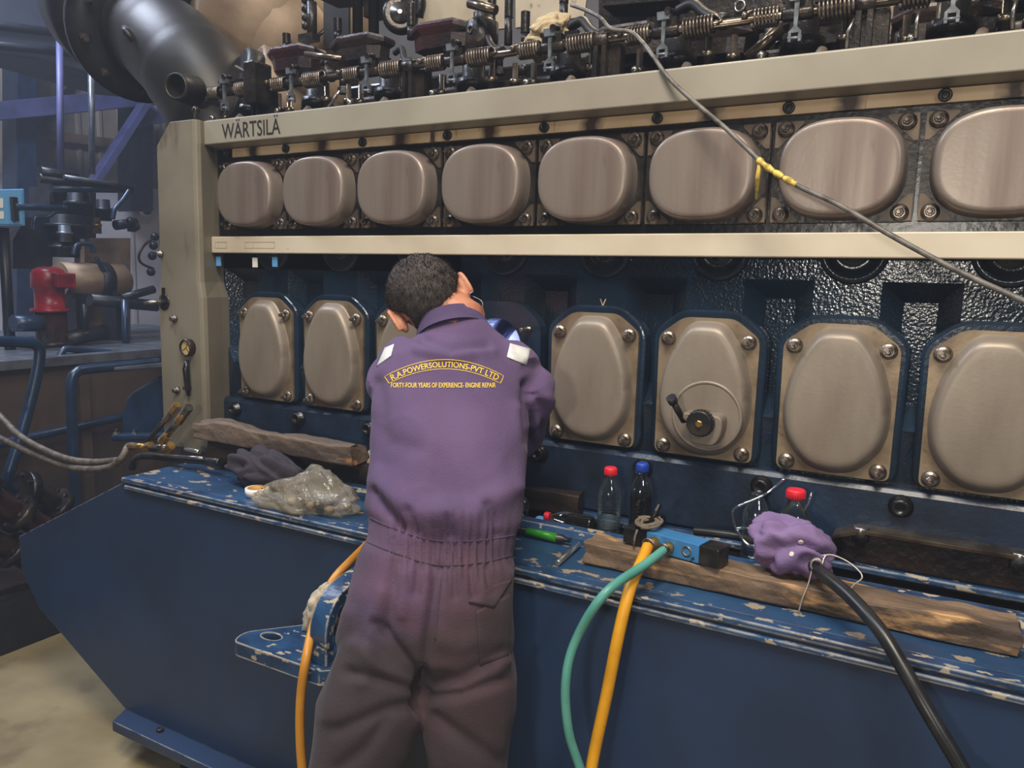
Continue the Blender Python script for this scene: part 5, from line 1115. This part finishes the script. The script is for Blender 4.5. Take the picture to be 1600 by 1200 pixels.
MB().lathe(c0+V((-0.1, 0.03, 0.01))+V((0.9, -0.35, -0.15)).normalized()*0.208, V((0.9, -0.35, -0.15)), [(0, 0.055), (0.006, 0.05)], 20).build('lens', 'lens_black', cc)
structure(MB().box((-8.99, X(214, 400, -8.98).y-0.1, 0), (-8.96, X(214, 400, -8.98).y-0.05, 2.3)).build('trim_1', 'wall_white'))


# ================================================================== the man
foot_z = 0.0
man = thing('person', (0.05, -0.6, 0), 'person in purple coverall bending into the open crankcase, seen from behind', 'person')
LAT = V((0.86, 0.51, 0)).normalized()
def K(px, py, d): return at(px, py, d=d)
def loft(m, rings_, lat=LAT, e=2.35, n=44, capr=True):
    """rings_: (centre, half width, half depth); an oval tube through them"""
    C_ = [V(r[0]) for r in rings_]; rg = []
    for i, (c_, hw, hd) in enumerate(rings_):
        t = (C_[min(i+1, len(C_)-1)]-C_[max(i-1, 0)]).normalized()
        a = (lat-t*lat.dot(t)).normalized(); b_ = t.cross(a)
        ring = []
        for j in range(n):
            f = 2*PI*j/n; x, y = math.cos(f), math.sin(f)
            ring.append(V(c_)+a*hw*math.copysign(abs(x)**(2/e), x)+b_*hd*math.copysign(abs(y)**(2/e), y))
        rg.append(ring)
    m.rings(rg); return m
def px2m(p, d): return p*d/FPX
tors = [(667, 1062, 1.68, 90, .10), (667, 1000, 1.67, 138, .140), (676, 930, 1.67, 130, .138), (682, 893, 1.68, 126, .125), (688, 860, 1.69, 121, .112), (692, 830, 1.70, 121, .115), (696, 795, 1.725, 123, .123),
        (702, 720, 1.77, 120, .128), (704, 650, 1.825, 124, .130), (708, 610, 1.855, 128, .124), (712, 578, 1.875, 124, .112), (714, 556, 1.885, 108, .098), (714, 538, 1.89, 84, .082), (712, 520, 1.895, 60, .066), (711, 508, 1.90, 50, .058)]
m = MB()
loft(m, [(K(x, y, d), px2m(w_, d), hd) for x, y, d, w_, hd in tors])
ftL, ftR = K(478, 1500, 1.57), K(722, 1500, 1.60)
ftL.z = ftR.z = 0.10
kn = lambda a, b_, t: a+(b_-a)*t
hpL, hpR = K(606, 1010, 1.65), K(735, 1010, 1.66)
L1, L2 = K(580, 1110, 1.60), K(556, 1200, 1.58)
R1, R2 = K(732, 1110, 1.645), K(730, 1200, 1.635)
def leg(h, a, b_, f_, w0, w1, w2):
    f1 = kn(b_, f_, 0.35); f2 = kn(b_, f_, 0.75)
    return [(h, px2m(w0, 1.66)*0.9, .115), (kn(h, a, .5), px2m(w0, 1.66), .122), (a, px2m(w1, 1.65), .112), (b_, px2m(w2, 1.64), .098), (f1, .088, .092), (f2, .085, .088), (f_, .08, .095)]
loft(m, leg(hpL, L1, L2, ftL, 74, 80, 68)); loft(m, leg(hpR, R1, R2, ftR, 74, 74, 62))
# arms: shoulder, elbow, wrist
SL, EL, WL = K(618, 592, 1.84), V((-0.25, -0.16, 1.19)), V((-0.195, -0.005, 1.315))
SR, ER, WR = K(818, 598, 1.86), K(838, 668, 2.02), V((-0.10, -0.012, 1.325))
ER.y = min(ER.y, -0.17)
def arm(s_, e_, w_, sh): 
    return [(s_+(s_-e_)*0.12, .060, .060), (s_, .079, .076), (kn(s_, e_, .5), .070, .068), (e_, .060, .062), (kn(e_, w_, .25), .056, .056), (kn(e_, w_, .6), .048, .048), (kn(e_, w_, .88), .040, .040)]
loft(m, arm(SL, EL, WL, 0), lat=V((0.5, 0.6, 0.6)), e=2.0, n=28); loft(m, arm(SR, ER, WR, 0), lat=V((0.5, 0.6, 0.6)), e=2.0, n=28)
# shoulder caps blend
for s_, c_ in ((SL, K(650, 572, 1.88)), (SR, K(780, 574, 1.89))):
    loft(m, [(c_, .085, .095), (kn(c_, s_, .6), .082, .09), (s_, .072, .075)], lat=V((0, 0.2, 1)), e=2.0, n=28)
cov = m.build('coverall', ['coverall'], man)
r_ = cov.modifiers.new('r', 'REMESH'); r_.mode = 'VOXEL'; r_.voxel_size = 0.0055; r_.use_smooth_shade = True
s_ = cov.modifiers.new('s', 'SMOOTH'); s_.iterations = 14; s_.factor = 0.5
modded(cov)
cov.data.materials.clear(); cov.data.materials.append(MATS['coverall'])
# folds: creases and ridges drawn along the back of the garment (place, amplitude, width in photograph pixels)
def PXY(p):
    d = p-CAM; z = d.dot(_f); return 800+FPX*d.dot(_r)/z, 600-FPX*d.dot(_u)/z
FOLDS = [
 ([(686, 888), (674, 960), (664, 1040), (657, 1110)], -.008, 9), ([(657, 1062), (620, 1010), (590, 975)], -.007, 9), ([(652, 1078), (600, 1062), (545, 1050)], -.008, 10), ([(660, 1068), (720, 1062), (785, 1020)], -.007, 11),
 ([(662, 1090), (720, 1085), (790, 1060)], -.006, 9), ([(648, 1100), (600, 1110), (530, 1140)], -.006, 11), ([(600, 930), (580, 1000), (570, 1060)], .006, 14), ([(540, 960), (525, 1040), (515, 1120)], .005, 14), ([(618, 880), (612, 930), (600, 985)], -.005, 10),
 ([(585, 770), (605, 800), (625, 822)], -.010, 11), ([(600, 765), (650, 800), (690, 808)], .008, 20), ([(690, 800), (735, 805), (790, 770)], .008, 20), ([(760, 790), (775, 815), (780, 835)], -.006, 8), ([(700, 812), (705, 835)], -.005, 8), ([(640, 800), (648, 830)], -.006, 8),
 ([(660, 528), (705, 545), (760, 538)], -.005, 8), ([(650, 543), (705, 560), (770, 548)], .004, 9), ([(640, 552), (690, 566), (740, 566)], -.003, 8),
 ([(838, 615), (848, 640), (846, 672)], -.008, 8), ([(862, 625), (850, 650), (832, 668)], .008, 9), ([(826, 600), (822, 650), (824, 690)], -.012, 9), ([(810, 640), (818, 700), (812, 760)], .005, 12), ([(590, 600), (598, 660), (592, 720)], -.005, 12), ([(584, 660), (610, 690), (650, 700)], -.003, 14),
 ([(700, 590), (705, 680), (700, 760)], -.004, 30), ([(632, 900), (628, 960)], .004, 10), ([(760, 890), (772, 925)], -.006, 9), ([(735, 890), (742, 930)], -.005, 8), ([(705, 890), (712, 930)], -.004, 8), ([(655, 885), (650, 925)], -.005, 8),
 ([(690, 1000), (720, 1010), (745, 1000)], .004, 18), ([(560, 1010), (600, 1050), (640, 1070)], .006, 14), ([(680, 1120), (720, 1150), (780, 1190)], -.005, 12), ([(600, 1130), (570, 1170), (530, 1200)], -.005, 12), ([(800, 900), (797, 960), (792, 1030)], .005, 12)]
def dist_seg(x, y, pts):
    best = 1e9
    for (x0, y0), (x1, y1) in zip(pts, pts[1:]):
        dx, dy = x1-x0, y1-y0; t = max(0, min(1, ((x-x0)*dx+(y-y0)*dy)/(dx*dx+dy*dy)))
        best = min(best, math.hypot(x-x0-t*dx, y-y0-t*dy))
    return best
TOPS = [(565, 806), (616, 826), (678, 844), (752, 844), (815, 835)]; BOTS = [(560, 840), (616, 864), (682, 883), (752, 879), (815, 866)]
def yat(pl, x):
    for (x0, y0), (x1, y1) in zip(pl, pl[1:]):
        if x <= x1 or (x1, y1) == pl[-1]: return y0+(y1-y0)*(x-x0)/(x1-x0)
mw = cov.matrix_world.copy(); bpy.context.view_layer.update(); O_ = org(cov)
me = cov.data; nrm = [v.normal.copy() for v in me.vertices]
boxes = [(min(p[0] for p in f[0])-3*f[2], max(p[0] for p in f[0])+3*f[2], min(p[1] for p in f[0])-3*f[2], max(p[1] for p in f[0])+3*f[2]) for f in FOLDS]
for i, v in enumerate(me.vertices):
    w_ = v.co+O_; x, y = PXY(w_); nv = nrm[i]; facing = -nv.dot((w_-CAM).normalized()); d_ = 0.0
    if facing > -0.1:
        fz_ = min(1, (facing+0.1)*2)
        for f, b_ in zip(FOLDS, boxes):
            if b_[0] < x < b_[1] and b_[2] < y < b_[3]: d_ += f[1]*2.0*math.exp(-(dist_seg(x, y, f[0])/f[2])**2)*fz_
    yt, yb = yat(TOPS, x), yat(BOTS, x)
    if yt-45 < y < yb+45:
        mid_ = (yt+yb)/2; wgt = math.exp(-((y-mid_)/26)**4); wide = math.exp(-((y-mid_)/48)**2)
        g_ = 1.0 if 605 < x < 775 else 0.25
        ph = x*0.50+3*noise.noise(V((x*0.04, 0, 2)))
        d_ += -0.011*wgt + 0.0085*g_*math.sin(ph)*wide*(0.6+0.6*noise.noise(V((x*0.09, y*0.02, 7)))) 
    s3 = w_*5.2; d_ += 0.0055*noise.noise(V((s3.x, s3.y, s3.z*0.55)))+0.0022*noise.noise(w_*14)+0.006*(0.5-abs(noise.noise(V((w_.x*7+w_.z*3, w_.y*7, w_.z*4.5)))*2.2))
    v.co = v.co+nv*d_
for p in me.polygons:
    c_ = sum((me.vertices[j].co for j in p.vertices), V((0, 0, 0)))/len(p.vertices)+O_
    x, y = PXY(c_); p.use_smooth = True
me.update()
bpy.context.view_layer.update()
BV = BVHTree.FromPolygons([v.co+O_ for v in me.vertices], [list(p.vertices) for p in me.polygons])
def onback(px, py, lift=0.002):
    q = (at(px, py, d=1)-CAM).normalized(); l_, n_, _, _ = BV.ray_cast(CAM, q)
    k_ = 0
    while l_ is None and k_ < 40:
        px += 2 if px < 690 else -2; k_ += 1; q = (at(px, py, d=1)-CAM).normalized(); l_, n_, _, _ = BV.ray_cast(CAM, q)
    return l_-q*lift
def patch(quad, nu, nv, nm, mt, lift=0.003, parent=None, jitter=0):
    m = MB(); a, b_, c_, d_ = quad; fr_, bk = [], []
    for i in range(nv+1):
        for j in range(nu+1):
            u, w_ = j/nu, i/nv
            x = (a[0]*(1-u)+b_[0]*u)*(1-w_)+(d_[0]*(1-u)+c_[0]*u)*w_; y = (a[1]*(1-u)+b_[1]*u)*(1-w_)+(d_[1]*(1-u)+c_[1]*u)*w_
            fr_.append(onback(x, y, lift)); bk.append(onback(x, y, -0.002))
    N_ = len(fr_); fs = []
    for i in range(nv):
        for j in range(nu):
            k_ = i*(nu+1)+j; fs += [(k_, k_+1, k_+nu+2, k_+nu+1), (N_+k_, N_+k_+nu+1, N_+k_+nu+2, N_+k_+1)]
    edge = [j for j in range(nu+1)]+[i*(nu+1)+nu for i in range(1, nv+1)]+[nv*(nu+1)+j for j in range(nu-1, -1, -1)]+[i*(nu+1) for i in range(nv-1, 0, -1)]
    for e0, e1 in zip(edge, edge[1:]+edge[:1]): fs.append((e0, e1, N_+e1, N_+e0))
    m.add(fr_+bk, fs, True); return m.build(nm, mt, parent or cov)
patch([(797, 536), (829, 545), (823, 571), (792, 558)], 8, 8, 'reflective_patch', 'reflective')['label'] = 'white reflective patch on the right shoulder'
patch([(601, 543), (616, 537), (611, 556), (588, 573)], 8, 8, 'reflective_patch', 'reflective')['label'] = 'white reflective patch on the left shoulder'
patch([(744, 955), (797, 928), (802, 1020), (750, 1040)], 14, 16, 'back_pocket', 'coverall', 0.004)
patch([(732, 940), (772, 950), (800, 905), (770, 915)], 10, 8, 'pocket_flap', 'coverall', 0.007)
def seam(pts, r_, nm, mt):
    q = spline([V((x, y, 0)) for x, y in pts], 10); MB().tube([onback(p.x, p.y, r_*0.6) for p in q], r_, 6).build(nm, mt, cov)
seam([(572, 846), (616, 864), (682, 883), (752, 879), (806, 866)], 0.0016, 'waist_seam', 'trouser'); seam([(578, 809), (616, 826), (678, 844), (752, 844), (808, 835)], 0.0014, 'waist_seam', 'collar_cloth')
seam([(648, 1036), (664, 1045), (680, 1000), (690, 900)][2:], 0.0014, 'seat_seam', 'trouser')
# lettering on the back
def topy(x): return 562+26*((x-695)/93)**2
tm = text_mesh('R.A.POWERSOLUTIONS-PVT LTD', 1.0, 0, 0.004); xs = [v.co.x for v in tm.vertices]; ys = [v.co.y for v in tm.vertices]; x0_, x1_ = min(xs), max(xs); y0_, y1_ = min(ys), max(ys)
for v in tm.vertices:
    u = (v.co.x-x0_)/(x1_-x0_); x = 611+u*168; h_ = (v.co.y-y0_)/(y1_-y0_); sl = 52*(x-695)/93**2
    y = topy(x)+11.7-8.6*h_; v.co = onback(x+sl*8*(h_-0.5), y, 0.0022)-O_
tm.materials.clear(); tm.materials.append(MATS['yellow_thread']); obj('lettering', tm, cov)['label'] = 'yellow embroidered company name arched across the back'
tm = text_mesh('FORTY-FOUR YEARS OF EXPERIENCE- ENGINE REPAIR', 1.0, 0, 0.008); xs = [v.co.x for v in tm.vertices]; ys = [v.co.y for v in tm.vertices]; x0_, x1_ = min(xs), max(xs); y0_, y1_ = min(ys), max(ys)
for v in tm.vertices:
    u = (v.co.x-x0_)/(x1_-x0_); h_ = (v.co.y-y0_)/(y1_-y0_); v.co = onback(611+u*163.5, 605.5-7.6*h_, 0.0022)-O_
tm.materials.clear(); tm.materials.append(MATS['yellow_thread']); obj('lettering', tm, cov)['label'] = 'small line of yellow lettering below the arch'
tp_ = [(x, topy(x)) for x in range(601, 790, 6)]; bt_ = [(x, topy(x)+14.5) for x in range(782, 606, -6)]
lp = [onback(x, y, 0.001) for x, y in tp_+bt_]; lp.append(lp[0]); lp.append(lp[1])
MB().tube(lp, 0.0010, 5).build('embroidered_border', 'yellow_thread', cov)
# collar
cc_ = K(707, 516, 1.905); up_ = (K(700, 480, 1.93)-K(712, 540, 1.885)).normalized()
def ringc(c_, hw, hd, up, tilt=0):
    a = (LAT-up*LAT.dot(up)).normalized(); b_ = up.cross(a); return [c_+a*hw*math.cos(2*PI*j/36)+b_*hd*math.sin(2*PI*j/36) for j in range(36)]
m = MB(); m.rings([ringc(cc_+up_*h_, hw, hd, up_) for h_, hw, hd in ((-0.012, .092, .080), (0.002, .090, .078), (0.026, .079, .068), (0.036, .076, .066), (0.036, .071, .061), (0.02, .073, .063), (-0.012, .080, .07))], False, False)
co = m.build('collar', 'collar_cloth', cov)

# head, neck, core of the body, hands: one skin surface
Hc = K(665, 462, 1.965)
eR = (_r*0.86+_u*0.49+_f*0.14).normalized(); uH = (-_r*0.47+_u*0.80+_f*0.36); uH = (uH-eR*uH.dot(eR)).normalized(); fH = uH.cross(eR)
def HP(x, y, z): return Hc+eR*x+fH*y+uH*z
HM = Matrix(((eR.x, fH.x, uH.x, Hc.x), (eR.y, fH.y, uH.y, Hc.y), (eR.z, fH.z, uH.z, Hc.z), (0, 0, 0, 1)))
m = MB()
m.sphere((0, 0, 0), (.079, .096, .098), 28, 18, M=HM); m.sphere((0, .028, -.062), (.062, .068, .07), 24, 16, M=HM); m.sphere((0, .05, -.1), (.04, .045, .035), 18, 12, M=HM)
m.sphere((0, .105, -.045), (.014, .02, .026), 12, 8, M=HM); m.sphere((0, .1, -.03), (.011, .014, .04), 12, 8, M=HM)
m.sphere((0, .088, -.092), (.026, .014, .008), 12, 8, M=HM); m.sphere((0, .088, -.103), (.022, .014, .008), 12, 8, M=HM)
for sx in (-1, 1):
    m.sphere((sx*.031, .078, -.022), (.016, .016, .012), 12, 8, M=HM); m.sphere((sx*.034, .085, -.004), (.022, .01, .007), 12, 8, M=HM)
    # ear: shell with rim
    for k_ in range(12):
        a0, a1 = k_/12*5.0-1.1, (k_+1)/12*5.0-1.1
        f0 = lambda a: HM @ V((sx*(.092+.012*math.cos(a*0.5)), -.014-.020*math.cos(a), -.036+.036*math.sin(a)))
        m.cyl(f0(a0), f0(a1), 0.0062, n=8)
    m.sphere((sx*.089, -.012, -.038), (.013, .021, .036), 14, 10, M=HM)
nb = K(712, 535, 1.885)
m.tube([nb-V((0, 0, .05)), nb, K(722, 500, 1.92), HP(0.012, 0.0, -.05)], [.070, .066, .062, .066], 20)
sp_ = [K(x, y, d) for x, y, d, *_ in tors[1:]]
m.tube(sp_, [.08, .08, .08, .07, .06, .07, .08, .08, .08, .08, .07, .06, .05, .05], 20)
for s_, e_, w_ in ((SL, EL, WL), (SR, ER, WR)):
    m.tube([nb-V((0, 0, .04)), s_, kn(s_, e_, .5), e_, kn(e_, w_, .3), w_], [.035, .03, .03, .03, .03, .027], 14)
for h_, a_, b_, f_ in ((hpL, L1, L2, ftL), (hpR, R1, R2, ftR)): m.tube([h_+V((0, 0, .06)), a_, b_, f_-V((0, 0, .03))], [.08, .075, .06, .04], 14)
for sx, w_, e_ in ((-1, WL, EL), (1, WR, ER)):
    ax = (w_-e_).normalized(); ax = (ax+V((0, 0.5, -0.1))).normalized(); sd = ax.cross(V((0, 0, 1))).normalized(); dn = sd.cross(ax)
    m.tube([w_-ax*0.02, w_+ax*0.02, w_+ax*0.05, w_+ax*0.085], [.026, .032, .036, .033], 14)
    for k_, (off, ln) in enumerate(((-.029, .062), (-.010, .074), (.010, .069), (.028, .052))):
        b0 = w_+ax*0.075+sd*off; m.tube([b0, b0+ax*ln*.45, b0+ax*ln*.8-dn*ln*.25, b0+ax*ln*.95-dn*ln*.55], [.0095, .009, .0085, .007], 10)
    t0 = w_+ax*0.03-sd*sx*.030; m.tube([t0, t0+ax*.025-sd*sx*.02, t0+ax*.05-sd*sx*.022-dn*.012], [.012, .011, .009], 10)
body = m.build('body', 'skin', man)
r_ = body.modifiers.new('r', 'REMESH'); r_.mode = 'VOXEL'; r_.voxel_size = 0.0042; r_.use_smooth_shade = True
s_ = body.modifiers.new('s', 'SMOOTH'); s_.iterations = 3; s_.factor = 0.5
modded(body); body.data.materials.clear(); body.data.materials.append(MATS['skin'])
# hair: a thick short shell plus blades
def hmask(d):
    x, y, z = d
    front_ = max(0, min(1, (0.42+0.55*z-y)/0.12)); low = max(0, min(1, (z+(0.92 if y < -0.1 else 0.6)+0.12*max(0, y))/0.16)); ear_ = max(0, min(1, (math.hypot(y+0.12, z+0.42)-0.24)/0.1)) if abs(x) > 0.7 else 1
    if abs(x) > 0.55 and y > 0.05: low = min(low, max(0, min(1, (z+0.25)/0.12)))
    return min(front_, low, ear_)
m = MB(); rg = []; nn, kk = 56, 36; rnd = random.Random(5)
def hs(d, ex=0):
    k_ = hmask(d); th = 0.94+k_*0.18+(0.05*k_*noise.noise(V(d)*6)) + ex
    q = V((d[0]*.086, d[1]*.098, d[2]*.096))*th
    return HM @ q
for i in range(kk+1):
    t = PI*i/kk; rg.append([hs((math.sin(t)*math.cos(2*PI*j/nn), math.sin(t)*math.sin(2*PI*j/nn), -math.cos(t))) for j in range(nn)])
m.rings(rg)
for i in range(9000):
    z = rnd.uniform(-.75, 1); f = rnd.uniform(0, 2*PI); s_ = math.sqrt(1-z*z); d = (s_*math.cos(f), s_*math.sin(f), z)
    if hmask(d) < 0.35: continue
    p = hs(d); nd = (HM.to_3x3() @ V(d)).normalized(); sw = (HM.to_3x3() @ V((0.25*math.sin(f*3+z*4), -0.35, -0.55)))
    tip = p+(nd*0.4+sw*0.95+V((rnd.uniform(-.25, .25), rnd.uniform(-.25, .25), rnd.uniform(-.25, .25)))).normalized()*rnd.uniform(.006, .012)
    sd = nd.cross(tip-p).normalized()*0.0011
    m.add([p-nd*0.003-sd, p-nd*0.003+sd, tip], [(0, 1, 2)])
m.build('hair', 'hair', man)
# ear loop of a face mask
q = spline([HP(.088, -.03, -.02), HP(.098, -.012, -.05), HP(.088, .0, -.075), HP(.07, .03, -.1)], 6)
q = spline([K(739, 463, 1.93), K(752, 470, 1.92), K(754, 480, 1.92), K(749, 490, 1.92), K(753, 510, 1.92)], 6); MB().tube(q, 0.0009, 6).build('mask_loop', 'wire', man)
for f_, dx in ((ftL, -0.02), (ftR, 0.02)):
    fd = V((-0.42, 0.9, 0)); m = MB()
    h0 = V((f_.x, f_.y, 0)); pts = [(-.09, .045, .075), (-.05, .048, .09), (0.02, .046, .085), (.08, .05, .055), (.13, .048, .042), (.17, .03, .03)]
    rg = []
    sd = V((fd.y, -fd.x, 0))
    for s_, w_, h_ in pts: rg.append([h0+fd*s_+sd*w_*math.cos(2*PI*j/20)+V((0, 0, max(0.002, h_*0.5+h_*0.5*math.sin(2*PI*j/20)))) for j in range(20)])
    m.rings(rg).build('shoe', 'shoe', man)
